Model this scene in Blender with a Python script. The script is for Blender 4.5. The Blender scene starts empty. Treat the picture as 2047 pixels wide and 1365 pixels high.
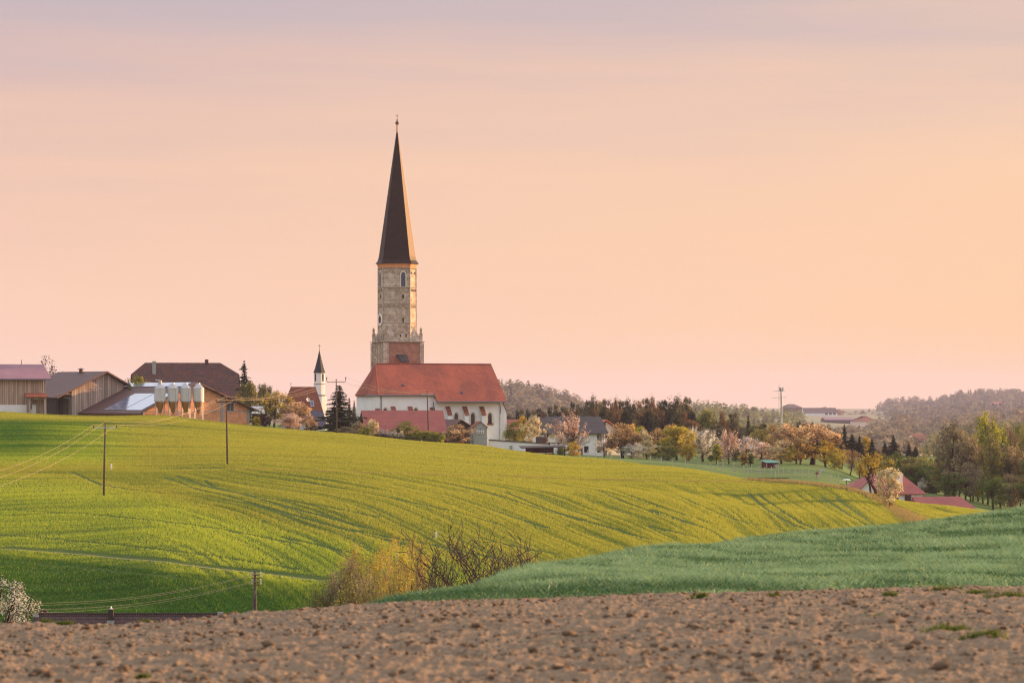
import bpy, math, random
import numpy as np
from mathutils import Vector, Matrix

random.seed(7)
RNG = np.random.default_rng(7)
R = math.radians
SC = bpy.context.scene
COL = SC.collection

# ---------------------------------------------------------------- camera model
# Level camera at the origin looking along +Y, 100 mm lens; the picture is 2047 x 1365.
FPX, CX, HZ = 2047 * 100 / 36.0, 1023.5, 800.0

def P(px, py, d):
    return Vector((d * (px - CX) / FPX, d, d * (HZ - py) / FPX))

def far(d):
    """the valley beyond the village stretches out to the far hills"""
    return np.where(np.asarray(d, float) <= 900, d, np.where(np.asarray(d, float) <= 2200, 900+(np.asarray(d, float)-900)*4.6, 6880+(np.asarray(d, float)-2200)*.6))

def XX(px, d):
    return d * (px - CX) / FPX

# ---------------------------------------------------------------- object helpers
def tag(o, label=None, cat=None, group=None, kind=None):
    if label: o['label'] = label
    if cat: o['category'] = cat
    if group: o['group'] = group
    if kind: o['kind'] = kind
    return o

def empty(name, loc, rz=0.0, label=None, cat=None, group=None):
    o = bpy.data.objects.new(name, None)
    o.empty_display_size = 0.5
    o.location = loc
    o.rotation_euler = (0, 0, rz)
    COL.objects.link(o)
    return tag(o, label, cat, group)

def fast_mesh(name, V, F, var=None, smooth=False):
    V = np.asarray(V, dtype=np.float32)
    F = np.asarray(F, dtype=np.int32)
    me = bpy.data.meshes.new(name)
    n, (m, k) = len(V), F.shape
    me.vertices.add(n)
    me.vertices.foreach_set('co', V.ravel())
    me.loops.add(m * k)
    me.loops.foreach_set('vertex_index', F.ravel())
    me.polygons.add(m)
    me.polygons.foreach_set('loop_start', np.arange(0, m * k, k, dtype=np.int32))
    me.update(calc_edges=True)
    if smooth:
        me.polygons.foreach_set('use_smooth', np.ones(m, dtype=bool))
    if var is not None:
        a = me.attributes.new('var', 'FLOAT', 'FACE')
        a.data.foreach_set('value', np.asarray(var, dtype=np.float32))
    return me

def link(name, me, mat, parent=None, loc=None):
    o = bpy.data.objects.new(name, me)
    if mat is not None and len(me.materials) == 0:
        me.materials.append(mat)
    COL.objects.link(o)
    if parent is not None: o.parent = parent
    if loc is not None: o.location = loc
    return o

class MB:
    """collects shapes, builds one mesh object"""
    def __init__(s): s.v = []; s.f = []
    def add(s, vs, fs):
        b = len(s.v); s.v += [tuple(v) for v in vs]; s.f += [tuple(i + b for i in f) for f in fs]; return s
    def box(s, x0, x1, y0, y1, z0, z1):
        return s.add([(x0,y0,z0),(x1,y0,z0),(x1,y1,z0),(x0,y1,z0),(x0,y0,z1),(x1,y0,z1),(x1,y1,z1),(x0,y1,z1)],
                     [(3,2,1,0),(4,5,6,7),(0,1,5,4),(1,2,6,5),(2,3,7,6),(3,0,4,7)])
    def prism(s, prof, a0, a1, axis='x'):
        """closed profile (list of (u,z)) swept along x (u=y) or along y (u=x)"""
        n = len(prof)
        if axis == 'x': A = [(a0,u,z) for u,z in prof] + [(a1,u,z) for u,z in prof]
        else: A = [(u,a0,z) for u,z in prof] + [(u,a1,z) for u,z in prof]
        return s.add(A, [tuple(range(n))[::-1], tuple(range(n, 2*n))] + [(i,(i+1)%n,(i+1)%n+n,i+n) for i in range(n)])
    def tube(s, pts, rad, sides=6, cap=True):
        pts = [Vector(p) for p in pts]; n = len(pts)
        if not hasattr(rad, '__len__'): rad = [rad]*n
        vs = []
        for i, p in enumerate(pts):
            t = (pts[min(i+1,n-1)] - pts[max(i-1,0)])
            if t.length < 1e-9: t = Vector((0,0,1))
            t.normalize()
            a = t.cross(Vector((0,0,1)) if abs(t.z) < .9 else Vector((1,0,0))).normalized()
            b = t.cross(a)
            for k in range(sides):
                an = 2*math.pi*k/sides
                vs.append(p + (a*math.cos(an) + b*math.sin(an))*rad[i])
        fs = []
        for i in range(n-1):
            for k in range(sides):
                k2 = (k+1) % sides
                fs.append((i*sides+k, i*sides+k2, (i+1)*sides+k2, (i+1)*sides+k))
        if cap: fs += [tuple(range(sides))[::-1], tuple(range((n-1)*sides, n*sides))]
        return s.add(vs, fs)
    def lathe(s, prof, cx=0, cy=0, n=16, ph=0.0):
        vs = []; fs = []
        for r, z in prof:
            for k in range(n):
                a = 2*math.pi*k/n + ph
                vs.append((cx + r*math.cos(a), cy + r*math.sin(a), z))
        for i in range(len(prof)-1):
            for k in range(n):
                k2 = (k+1) % n
                fs.append((i*n+k, i*n+k2, (i+1)*n+k2, (i+1)*n+k))
        fs += [tuple(range(n))[::-1], tuple(range((len(prof)-1)*n, len(prof)*n))]
        return s.add(vs, fs)
    def thick(s, vs, fs, t, dirv=(0,0,-1)):
        """open surface -> solid, thickened along dirv"""
        n = len(vs); d = Vector(dirv)*t
        V = [tuple(v) for v in vs] + [tuple(Vector(v)+d) for v in vs]
        F = [tuple(f) for f in fs] + [tuple(i+n for i in f)[::-1] for f in fs]
        ed = {}
        for f in fs:
            for i in range(len(f)):
                ed[(f[i], f[(i+1)%len(f)])] = 1
        for (a,b) in ed:
            if (b,a) not in ed: F.append((b,a,a+n,b+n))
        return s.add(V, F)
    def xf(s, M):
        s.v = [tuple(M @ Vector(v)) for v in s.v]; return s
    def build(s, name, mat, parent=None, smooth=False):
        me = bpy.data.meshes.new(name)
        me.from_pydata(s.v, [], s.f); me.update()
        import bmesh
        bm = bmesh.new(); bm.from_mesh(me)
        bmesh.ops.recalc_face_normals(bm, faces=bm.faces)
        bm.to_mesh(me); bm.free()
        if smooth: me.polygons.foreach_set('use_smooth', np.ones(len(me.polygons), dtype=bool))
        return link(name, me, mat, parent)

# ---------------------------------------------------------------- numpy noise
def _hash(ix, iy, seed):
    h = (ix.astype(np.int64)*374761393 + iy.astype(np.int64)*668265263 + seed*974634777) & 0xffffffff
    h = ((h ^ (h >> 13))*1274126177) & 0xffffffff
    h = (h ^ (h >> 16)) & 0xffffffff
    return h.astype(np.float64)/4294967295.0

def vnoise(x, y, seed=0):
    x = np.asarray(x, float); y = np.asarray(y, float)
    ix = np.floor(x); iy = np.floor(y); fx = x-ix; fy = y-iy
    fx = fx*fx*(3-2*fx); fy = fy*fy*(3-2*fy)
    a = _hash(ix,iy,seed); b = _hash(ix+1,iy,seed); c = _hash(ix,iy+1,seed); d = _hash(ix+1,iy+1,seed)
    return (a*(1-fx)+b*fx)*(1-fy) + (c*(1-fx)+d*fx)*fy

def fbm(x, y, seed=0, oct=4, gain=.5):
    r = 0; amp = 1; tot = 0
    for i in range(oct):
        r = r + amp*vnoise(x*2**i, y*2**i, seed+i*17); tot += amp; amp *= gain
    return r/tot

# ---------------------------------------------------------------- materials
def newmat(name):
    m = bpy.data.materials.new(name); m.use_nodes = True
    nt = m.node_tree; nt.nodes.clear()
    out = nt.nodes.new('ShaderNodeOutputMaterial')
    return m, nt, out

def N(nt, t, **kw):
    n = nt.nodes.new(t)
    for k, v in kw.items():
        if k in n.inputs: n.inputs[k].default_value = v
        else: setattr(n, k, v)
    return n

def c4(c): return (c[0], c[1], c[2], 1.0)

def mixc(nt, fac, a, b, mode='MIX'):
    n = nt.nodes.new('ShaderNodeMix'); n.data_type = 'RGBA'; n.blend_type = mode
    for sock, val in ((n.inputs[0], fac), (n.inputs[6], a), (n.inputs[7], b)):
        if hasattr(val, 'is_output'): nt.links.new(val, sock)
        elif isinstance(val, (int, float)): sock.default_value = val
        else: sock.default_value = c4(val)
    return n.outputs[2]

def math_n(nt, op, a, b=0.0, c=None, clamp=False):
    n = nt.nodes.new('ShaderNodeMath'); n.operation = op; n.use_clamp = clamp
    for i, val in enumerate((a, b) if c is None else (a, b, c)):
        if hasattr(val, 'is_output'): nt.links.new(val, n.inputs[i])
        else: n.inputs[i].default_value = val
    return n.outputs[0]

def facing_uv(nt):
    """object coordinates laid as (x+y, z) so courses run level on any wall or slope"""
    tc = N(nt, 'ShaderNodeTexCoord')
    sx = N(nt, 'ShaderNodeSeparateXYZ'); nt.links.new(tc.outputs['Object'], sx.inputs[0])
    u = math_n(nt, 'ADD', sx.outputs[0], sx.outputs[1])
    cx = N(nt, 'ShaderNodeCombineXYZ'); nt.links.new(u, cx.inputs[0]); nt.links.new(sx.outputs[2], cx.inputs[1])
    return cx.outputs[0], tc.outputs['Object'], sx

def surf(name, c1, c2=None, scale=1.0, rough=.8, spec=.3, bump=0.0, kind='noise', c3=None, bw=.3, bh=.15,
         mortar=.02, metal=0.0, stretch=(1,1,1), lo=.35, hi=.65):
    """plain / noisy / brick / tile / plank surfaces"""
    m, nt, out = newmat(name)
    b = N(nt, 'ShaderNodeBsdfPrincipled', Roughness=rough, Metallic=metal)
    b.inputs['Specular IOR Level'].default_value = spec
    c2 = c2 or tuple(x*.7 for x in c1)
    uv, obj, sx = facing_uv(nt)
    mp = N(nt, 'ShaderNodeMapping'); mp.inputs['Scale'].default_value = stretch
    nt.links.new(obj, mp.inputs[0])
    no = N(nt, 'ShaderNodeTexNoise', Scale=scale, Detail=6.0, Roughness=.6); nt.links.new(mp.outputs[0], no.inputs['Vector'])
    mr = N(nt, 'ShaderNodeMapRange'); mr.inputs['From Min'].default_value = lo; mr.inputs['From Max'].default_value = hi
    nt.links.new(no.outputs[0], mr.inputs[0])
    col = mixc(nt, mr.outputs[0], c1, c2)
    hgt = no.outputs[0]
    if kind in ('brick', 'tile'):
        br = N(nt, 'ShaderNodeTexBrick', Scale=1.0)
        br.inputs['Brick Width'].default_value = bw; br.inputs['Row Height'].default_value = bh
        br.inputs['Mortar Size'].default_value = mortar; br.inputs['Mortar Smooth'].default_value = .3
        br.inputs['Color1'].default_value = (1,1,1,1); br.inputs['Color2'].default_value = (.72,.72,.72,1)
        mc = c3 or (.35,.35,.35)
        br.inputs['Mortar'].default_value = c4(mc)
        if kind == 'tile': br.offset = 0.0
        nt.links.new(uv, br.inputs['Vector'])
        col = mixc(nt, 1.0, col, br.outputs[0], 'MULTIPLY')
        hgt = math_n(nt, 'SUBTRACT', 1.0, br.outputs[1])
    elif kind == 'plank':
        u = math_n(nt, 'ADD', sx.outputs[0], sx.outputs[1])
        fr = math_n(nt, 'FRACT', math_n(nt, 'DIVIDE', u, bw))
        cell = math_n(nt, 'FLOOR', math_n(nt, 'DIVIDE', u, bw))
        wn = N(nt, 'ShaderNodeTexWhiteNoise', noise_dimensions='1D'); nt.links.new(cell, wn.inputs['W'])
        col = mixc(nt, math_n(nt, 'MULTIPLY', wn.outputs[0], .55), col, c3 or tuple(x*.4 for x in c1))
        gap = math_n(nt, 'LESS_THAN', fr, .16)
        col = mixc(nt, math_n(nt, 'MULTIPLY', gap, .8), col, (.02,.015,.012))
        hgt = math_n(nt, 'SUBTRACT', 1.0, gap)
    elif kind == 'course':
        fr = math_n(nt, 'FRACT', math_n(nt, 'DIVIDE', sx.outputs[2], bh))
        gap = math_n(nt, 'LESS_THAN', fr, .22)
        col = mixc(nt, math_n(nt, 'MULTIPLY', gap, .55), col, c3 or tuple(x*.3 for x in c1))
        hgt = fr
    elif kind == 'sheet':
        u = math_n(nt, 'ADD', sx.outputs[0], sx.outputs[1])
        fr = math_n(nt, 'FRACT', math_n(nt, 'DIVIDE', u, bw))
        hgt = math_n(nt, 'PINGPONG', fr, .5)
    nt.links.new(col, b.inputs['Base Color'])
    if bump:
        bp = N(nt, 'ShaderNodeBump', Strength=bump, Distance=.05); nt.links.new(hgt, bp.inputs['Height'])
        nt.links.new(bp.outputs[0], b.inputs['Normal'])
    nt.links.new(b.outputs[0], out.inputs[0])
    return m

def leafmat(name, cA, cB, trans=.45, gloss=0.0, second=None):
    """foliage: colour runs from cA to cB by the 'var' attribute of each leaf, light passes through"""
    m, nt, out = newmat(name)
    at = N(nt, 'ShaderNodeAttribute'); at.attribute_name = 'var'
    col = mixc(nt, at.outputs['Fac'], cA, cB)
    if second:      # second palette by 'par': another crop, and slope light and shade painted in
        a2 = N(nt, 'ShaderNodeAttribute'); a2.attribute_name = 'par'
        col = mixc(nt, a2.outputs['Fac'], col, mixc(nt, at.outputs['Fac'], second[0], second[1]))
    df = N(nt, 'ShaderNodeBsdfDiffuse'); tr = N(nt, 'ShaderNodeBsdfTranslucent')
    nt.links.new(col, df.inputs[0]); nt.links.new(col, tr.inputs[0])
    mx = N(nt, 'ShaderNodeMixShader'); mx.inputs[0].default_value = trans
    nt.links.new(df.outputs[0], mx.inputs[1]); nt.links.new(tr.outputs[0], mx.inputs[2])
    last = mx.outputs[0]
    if gloss:
        g = N(nt, 'ShaderNodeBsdfGlossy', Roughness=.45); g.inputs[0].default_value = (.8,.85,.9,1)
        m2 = N(nt, 'ShaderNodeMixShader'); m2.inputs[0].default_value = gloss
        nt.links.new(last, m2.inputs[1]); nt.links.new(g.outputs[0], m2.inputs[2]); last = m2.outputs[0]
    nt.links.new(last, out.inputs[0])
    return m
HAZE = 0.00005
DENOISE = True
# ---------------------------------------------------------------- terrain
# sight-line heights along bearings: (px, py, distance)
CTRL = []
def ctl(px, *pairs):
    for py, d in pairs: CTRL.append((px, d, py))
def ctz(px, *pairs):
    for z, d in pairs: CTRL.append((px, d, HZ - z*FPX/d))
for px, yc, dc in ((-700,1255,27),(0,1243,28),(500,1226,30),(1000,1199,33),(1500,1182,35),(2047,1172,37),(2700,1164,39)):
    ctz(px, (-1.32, 7.0)); ctl(px, (1366,15), (HZ+ (yc-HZ)*1.075, 22.5), (yc, dc))
for px in (-700, 0, 500):
    ctz(px, (-4.2,42), (-10.5,75), (-17.5,130), (-23,200), (-26.8,270))
ctz(760, (-3.0,40), (-5.2,55), (-9.5,80), (-16,140), (-22,220), (-24.5,280))
ctl(1000, (1190,40), (1168,50), (1152,65)); ctz(1000, (-8,100), (-15.5,170), (-21.5,270))
ctl(1200, (1180,40), (1140,60), (1108,90)); ctz(1200, (-8.8,130), (-15,200), (-20,290))
ctl(1500, (1170,42), (1115,70), (1083,100), (1072,125)); ctz(1500, (-10.2,175), (-18.5,300))
ctl(1800, (1160,45), (1095,80), (1055,120), (1046,150)); ctz(1800, (-11.5,210), (-17.5,300))
ctl(2047, (1155,45), (1085,80), (1040,120), (1017,170)); ctz(2047, (-13,240), (-20,330))
ctl(2700, (1145,45), (1060,80), (1000,130), (970,190)); ctz(2700, (-14,260), (-22,350))
for px, off in ((-700,-4), (0,0)):
    ctl(px, (1225+off,335), (1150+off,355), (1100+off,375), (1050+off,400), (1000+off,430), (950+off,468), (900+off,520), (858+off,575), (824+off,648))
    ctz(px, (-4.0,690), (-4.5,780))
ctl(330, (1222,330),(1150,350),(1100,370),(1050,396),(1000,427),(950,470),(905,522),(862,580),(832,645)); ctz(330, (-4.6,690), (-5,780))
ctl(700, (1205,325), (1100,363), (1050,388), (1000,420), (936,485), (900,548), (868,636)); ctz(700, (-8.6,680), (-9,780))
ctl(950, (1130,340), (1050,385), (1000,425), (950,488), (912,566), (890,636)); ctz(950, (-11.4,690), (-12,780))
ctl(1200, (1100,345), (1050,385), (1000,430), (950,515), (919,598)); ctl(1200, (909,720)); ctz(1200, (-13.5,800))
ctl(1400, (1080,352), (1030,395), (985,450), (940,550)); ctl(1400, (930,620), (919,700)); ctz(1400, (-14,800))
ctl(1500, (1072,372), (1020,418), (985,468), (962,516)); ctl(1500, (953,565), (934,640), (923,700)); ctz(1500, (-15,800))
ctl(1690, (1055,390), (1010,438), (977,482)); ctl(1690, (969,545), (952,615), (940,680)); ctz(1690, (-18,800))
ctl(1745, (1050,400), (1015,440), (991,474)); ctz(1745, (-18.8,530), (-19.4,600), (-20,680))
ctl(1800, (1046,405), (1020,455), (1003,500)); ctz(1800, (-19.6,545), (-19.8,600), (-20.5,680))
ctl(1900, (1040,412), (1027,455), (1012,500)); ctz(1900, (-20.6,545), (-20.6,600), (-22.5,680))
ctl(2047, (1045,430), (1030,500)); ctz(2047, (-24,600), (-25,690))
ctl(2700, (1050,430), (1040,500)); ctz(2700, (-27,650))
for px in (-700, 0, 500, 800):
    ctz(px, (-8,950), (-10,1150), (-11,1500), (-12,2100), (-12,3500), (-20,9000))
ctz(1000, (-10,950), (-3,1300), (-2,1500), (-9,2100), (-12,3500), (-20,9000)); ctz(1100, (-4,1500), (-10,1300))
ctz(1200, (-13,900), (-12,1150), (-9,1500), (-10,1900), (-12,3500), (-20,9000))
ctz(1450, (-14,900), (-14,1150), (-9,1500), (-10,1900), (-12,3500), (-20,9000))
ctz(1650, (-20,900), (-21,1100), (-14,1400), (-9.5,1700), (-10.5,2000), (-12,3500), (-20,9000))
ctz(1800, (-22,850), (-20,1050), (-17.4,1300), (-12,1600), (-7,2000), (-10,3000), (-20,9000))
ctz(2047, (-23,850), (-20,1100), (-13,1500), (-5,1900), (-2,2200), (-10,3500), (-20,9000))
ctz(2700, (-24,850), (-20,1200), (-5,1900), (-2,2200), (-10,3500), (-20,9000))

_c = np.array(CTRL, float); _c[:,1] = far(_c[:,1])
def _uv(px, d): return np.stack([np.asarray(px, float)/420.0, np.log(np.asarray(d, float))*2.6], -1)
def _phi(r2): return np.where(r2 > 1e-12, .5*r2*np.log(np.maximum(r2, 1e-12)), 0.0)
_U = _uv(_c[:,0], _c[:,1])
_n = len(_U)
_K = _phi(((_U[:,None]-_U[None])**2).sum(-1)) + np.eye(_n)*1e-4
_Pm = np.concatenate([np.ones((_n,1)), _U], 1)
_A = np.block([[_K, _Pm], [_Pm.T, np.zeros((3,3))]])
_W = np.linalg.solve(_A, np.concatenate([_c[:,2], np.zeros(3)]))
def sight(px, d):
    px = np.atleast_1d(np.asarray(px, float)); d = np.atleast_1d(np.asarray(d, float))
    px, d = np.broadcast_arrays(px, d)
    sh = px.shape; q = _uv(px.ravel(), d.ravel()); out = np.empty(len(q))
    for i in range(0, len(q), 20000):
        r2 = ((q[i:i+20000,None]-_U[None])**2).sum(-1)
        out[i:i+20000] = _phi(r2) @ _W[:_n] + _W[_n] + q[i:i+20000] @ _W[_n+1:]
    return out.reshape(sh)
def zpd(px, d): return d*(HZ - sight(px, d))/FPX
# cached grid for quick lookups
_gp = np.linspace(-1600, 3600, 521); _gl = np.linspace(math.log(5.0), math.log(9500.0), 700)
_GP, _GL = np.meshgrid(_gp, _gl)
_GS = sight(np.clip(_GP, -900, 2900), np.exp(_GL))
# gentle swells of the hillside
_D = np.exp(_GL); _X = _D*(_GP-CX)/FPX
_wn = np.clip((_D-335)/40, 0, 1)*np.clip((650-_D)/60, 0, 1)
_GS = _GS - (1.5*(fbm(_X/48+.25*_D/48, _D/75, 71, 2)-.5) + .5*(fbm(_X/17, _D/26, 73, 2)-.5))*_wn*FPX/_D
_ww = np.clip((_GP-620)/200, 0, 1)*np.clip((_D-44)/25, 0, 1)*np.clip((260-_D)/60, 0, 1)
_GS = _GS + .0036*np.minimum(_D, 95)*_ww*FPX/_D
def fast_sight(px, d):
    a = np.clip((np.asarray(px, float)-_gp[0])/(_gp[1]-_gp[0]), 0, len(_gp)-1.001)
    b = np.clip((np.log(np.asarray(d, float))-_gl[0])/(_gl[1]-_gl[0]), 0, len(_gl)-1.001)
    i = a.astype(int); j = b.astype(int); fa = a-i; fb = b-j
    return (_GS[j,i]*(1-fa)+_GS[j,i+1]*fa)*(1-fb) + (_GS[j+1,i]*(1-fa)+_GS[j+1,i+1]*fa)*fb
def gz(x, y):
    x = np.asarray(x, float); y = np.asarray(y, float)
    return y*(HZ - fast_sight(CX + FPX*x/y, y))/FPX
def ground_d(px, py, d0, d1):
    """distance at which the sight line through (px,py) meets the ground between d0 and d1"""
    dd = np.linspace(d0, d1, 600); s = fast_sight(np.full(600, float(px)), dd)
    k = np.argmax(s <= py)
    return dd[k] if s.min() <= py else dd[np.argmin(np.abs(s-py))]

def sheet(name, pxs, ds, mat, lift=0.0, zfun=None, attr=None):
    PX, D = np.meshgrid(pxs, ds)
    z = D*(HZ - fast_sight(PX, D))/FPX + (lift(PX, D) if callable(lift) else lift)
    V = np.stack([D*(PX-CX)/FPX, D, z], -1)
    if zfun is not None: V = zfun(V)
    nr, nc = PX.shape
    idx = np.arange(nr*nc).reshape(nr, nc)
    F = np.stack([idx[:-1,:-1], idx[:-1,1:], idx[1:,1:], idx[1:,:-1]], -1).reshape(-1,4)
    me = fast_mesh(name, V.reshape(-1,3), F, smooth=True)
    if attr is not None:
        a = me.attributes.new('var', 'FLOAT', 'POINT'); a.data.foreach_set('value', attr(PX, D).astype(np.float32).ravel())
    return link(name, me, mat)

def interp(px, tab): return np.interp(px, [t[0] for t in tab], [t[1] for t in tab])
CROP_FAR = [(-900,660),(0,652),(300,650),(500,648),(700,640),(950,638),(1200,598),(1400,548),(1500,518),(1690,481),(1745,474),(1800,500),(1900,502),(2000,500),(2300,495)]
WHEAT_NEAR = [(600,37),(800,36.2),(1000,36.5),(1500,38),(2047,40),(2700,42)]
# ---- ground materials
def groundmat(name, cols, scale, rough=.95, bump=.3, attr=False, stretch=(1,1,1), dist=.3):
    m, nt, out = newmat(name)
    b = N(nt, 'ShaderNodeBsdfPrincipled', Roughness=rough); b.inputs['Specular IOR Level'].default_value = .1
    tc = N(nt, 'ShaderNodeTexCoord')
    mp = N(nt, 'ShaderNodeMapping'); mp.inputs['Scale'].default_value = stretch; nt.links.new(tc.outputs['Object'], mp.inputs[0])
    n1 = N(nt, 'ShaderNodeTexNoise', Scale=scale, Detail=8.0, Roughness=.65); nt.links.new(mp.outputs[0], n1.inputs['Vector'])
    n2 = N(nt, 'ShaderNodeTexNoise', Scale=scale*.07, Detail=4.0); nt.links.new(mp.outputs[0], n2.inputs['Vector'])
    mr = N(nt, 'ShaderNodeMapRange'); mr.inputs['From Min'].default_value = .35; mr.inputs['From Max'].default_value = .65
    nt.links.new(n1.outputs[0], mr.inputs[0])
    mr2 = N(nt, 'ShaderNodeMapRange'); mr2.inputs['From Min'].default_value = .4; mr2.inputs['From Max'].default_value = .6
    nt.links.new(n2.outputs[0], mr2.inputs[0])
    col = mixc(nt, mr.outputs[0], cols[0], cols[1])
    col = mixc(nt, math_n(nt, 'MULTIPLY', mr2.outputs[0], .6), col, cols[2])
    if attr:
        at = N(nt, 'ShaderNodeAttribute'); at.attribute_name = 'var'
        col = mixc(nt, at.outputs['Fac'], col, cols[3])
    nt.links.new(col, b.inputs['Base Color'])
    bp = N(nt, 'ShaderNodeBump', Strength=bump, Distance=dist); nt.links.new(n1.outputs[0], bp.inputs['Height'])
    nt.links.new(bp.outputs[0], b.inputs['Normal'])
    nt.links.new(b.outputs[0], out.inputs[0])
    return m

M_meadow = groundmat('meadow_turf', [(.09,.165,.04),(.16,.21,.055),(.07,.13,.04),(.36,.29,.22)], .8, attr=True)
M_cropsoil = groundmat('crop_floor', [(.07,.11,.018),(.1,.13,.024),(.055,.09,.016)], .5)
M_wheatsoil = groundmat('wheat_floor', [(.07,.13,.05),(.1,.17,.07),(.08,.14,.055)], 2.0)
M_soil = groundmat('tilled_soil', [(.32,.222,.142),(.105,.07,.043),(.245,.17,.108)], 14.0, bump=.7, dist=.02)
M_path = groundmat('dry_track', [(.3,.26,.12),(.22,.2,.07),(.2,.22,.06)], 2.0)

def under(PX, D):
    """the base sheet dips under the field sheets that lie on it"""
    cf = interp(PX, CROP_FAR)
    inside = np.clip((cf - 6 - D)/6.0, 0, 1)*np.clip((D-12)/3, 0, 1)
    near = np.clip((300-D)/20, 0, 1)
    return -0.12 - .5*np.clip(inside, 0, 1) + 0*near
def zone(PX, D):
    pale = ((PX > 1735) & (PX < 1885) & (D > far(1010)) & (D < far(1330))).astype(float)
    pale = np.maximum(pale, np.clip((D-far(1000))/800, 0, 1)*.55)  # far ground turns paler with distance, haze painted into its colour
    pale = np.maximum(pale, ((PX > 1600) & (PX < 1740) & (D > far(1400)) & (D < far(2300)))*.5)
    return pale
pxs = np.concatenate([np.linspace(-5000,-300,60), np.linspace(-280,2330,330), np.linspace(2360,7000,60)])
ds = np.concatenate([np.linspace(5,40,50), np.linspace(41,320,90), np.linspace(323,760,200), np.geomspace(765,9000,170)])
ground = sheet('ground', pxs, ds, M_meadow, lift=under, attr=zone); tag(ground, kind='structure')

# ---- crop field: sheet + standing crop
def lift_crop(PX, D):
    cf = interp(PX, CROP_FAR); return np.where(D > cf, -.35, 0.0)
d_crop = np.concatenate([np.linspace(286,420,110), np.linspace(421,655,190)])
PXc = np.linspace(-420, 2300, 330)
def crop_bend(V):
    return V
crop = None
def build_crop_sheet():
    T, U = np.meshgrid(np.linspace(0,1,300), PXc, indexing='ij')
    cf = interp(U, CROP_FAR) - .5
    D = 286 + (cf-286)*T
    z = D*(HZ - fast_sight(U, D))/FPX + .02
    V = np.stack([D*(U-CX)/FPX, D, z], -1); nr, nc = D.shape
    idx = np.arange(nr*nc).reshape(nr, nc)
    F = np.stack([idx[:-1,:-1], idx[:-1,1:], idx[1:,1:], idx[1:,:-1]], -1).reshape(-1,4)
    return link('crop_field', fast_mesh('crop_field', V.reshape(-1,3), F, smooth=True), M_cropsoil)
crop = build_crop_sheet(); tag(crop, kind='structure')

# tramlines and tracks in the crop, drawn along the ground
TRAM = [[(145,945),(200,970),(260,980),(330,987)], [(330,955),(380,975),(480,1000),(600,1035),(720,1068),(850,1100)],
 [(352,952),(400,970),(500,994),(620,1027),(740,1058)], [(410,962),(432,978),(520,995),(640,1012),(760,1036)],
 [(1300,1020),(1420,1060),(1457,1086)], [(1347,988),(1431,1026),(1493,1046),(1610,1070)], [(1300,1053),(1373,1071),(1457,1088)],
 [(1497,988),(1533,1020),(1570,1042),(1625,1066)], [(1515,988),(1555,1017),(1599,1046),(1643,1064)],
 [(1643,995),(1687,1024),(1734,1053)], [(1669,995),(1705,1020),(1749,1050)],
 [(780,968),(900,992),(1010,1030),(1100,1058)], [(600,962),(760,992),(900,1022),(1000,1050)], [(900,968),(990,990),(1100,1025),(1240,1062)],
 [(1010,985),(1080,1015),(1180,1045),(1300,1080)], [(1190,980),(1250,1005),(1330,1035),(1420,1060)], [(1220,978),(1290,1003),(1370,1031),(1450,1056)],
 [(0,872),(100,860),(230,849)], [(0,886),(120,878),(260,870)], [(0,902),(150,898),(300,893),(520,892),(800,905),(1000,935),(1200,950)],
 [(0,922),(200,920),(400,915),(640,914),(860,930),(1050,950)], [(250,868),(420,868),(620,880),(800,898)],
 [(700,1060),(860,1090),(1000,1120),(1080,1135)], [(560,1075),(700,1105),(820,1130)], [(950,1075),(1060,1100),(1120,1110)],
 [(0,1020),(200,1030),(420,1055),(600,1090)], [(0,1070),(240,1090),(420,1112),(600,1140)], [(0,1120),(200,1140),(420,1165)],
 [(520,945),(800,950),(1100,958),(1300,965),(1480,968)], [(1790,1008),(1840,1030),(1880,1044)], [(1840,1006),(1890,1022),(1930,1034)]]
PATHS = [[(0,1098),(120,1106),(300,1122),(480,1143),(650,1163)], [(236,940),(300,940),(380,939),(452,937)]]
def on_ground(px, py): 
    d = ground_d(px, py, 300, interp(px, CROP_FAR)); return (XX(px, d), d)
def poly_ground(pl, step=.5):
    pts = []
    for (a, b) in zip(pl[:-1], pl[1:]):
        n = 8
        for t in np.linspace(0, 1, n, endpoint=False): pts.append(on_ground(a[0]+(b[0]-a[0])*t, a[1]+(b[1]-a[1])*t))
    pts.append(on_ground(*pl[-1]))
    pts = np.array(pts); 
    for _ in range(2): pts[1:-1] = (pts[:-2]+2*pts[1:-1]+pts[2:])/4
    seg = np.linalg.norm(np.diff(pts, axis=0), axis=1); s = np.concatenate([[0], np.cumsum(seg)])
    q = np.arange(0, s[-1], step)
    return np.stack([np.interp(q, s, pts[:,0]), np.interp(q, s, pts[:,1])], 1)
MX0, MY0, MRES = -150.0, 280.0, .25
mask = np.zeros((1600, 1160), np.uint8)    # rows along y, columns along x
def stamp(pts, rad, val, side=0.0):
    t = np.gradient(pts, axis=0); t /= np.maximum(np.linalg.norm(t, axis=1), 1e-6)[:,None]
    nrm = np.stack([-t[:,1], t[:,0]], 1)
    k = int(rad/MRES)+1
    for p in pts + nrm*side:
        cx, cy = int((p[0]-MX0)/MRES), int((p[1]-MY0)/MRES)
        for i in range(-k, k+1):
            for j in range(-k, k+1):
                if (i*i+j*j)*MRES*MRES <= rad*rad and 0 <= cy+i < mask.shape[0] and 0 <= cx+j < mask.shape[1]:
                    mask[cy+i, cx+j] = max(mask[cy+i, cx+j], val)
for pl in TRAM:
    g = poly_ground(pl, .3)
    stamp(g, .46, 1, 0.0)
path_pts = []
for pl, w in zip(PATHS, (.3, .25)):
    g = poly_ground(pl, .4); path_pts.append((g, w)); stamp(g, w+.1, 2); stamp(g, .9, 1, w+.8); 
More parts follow.
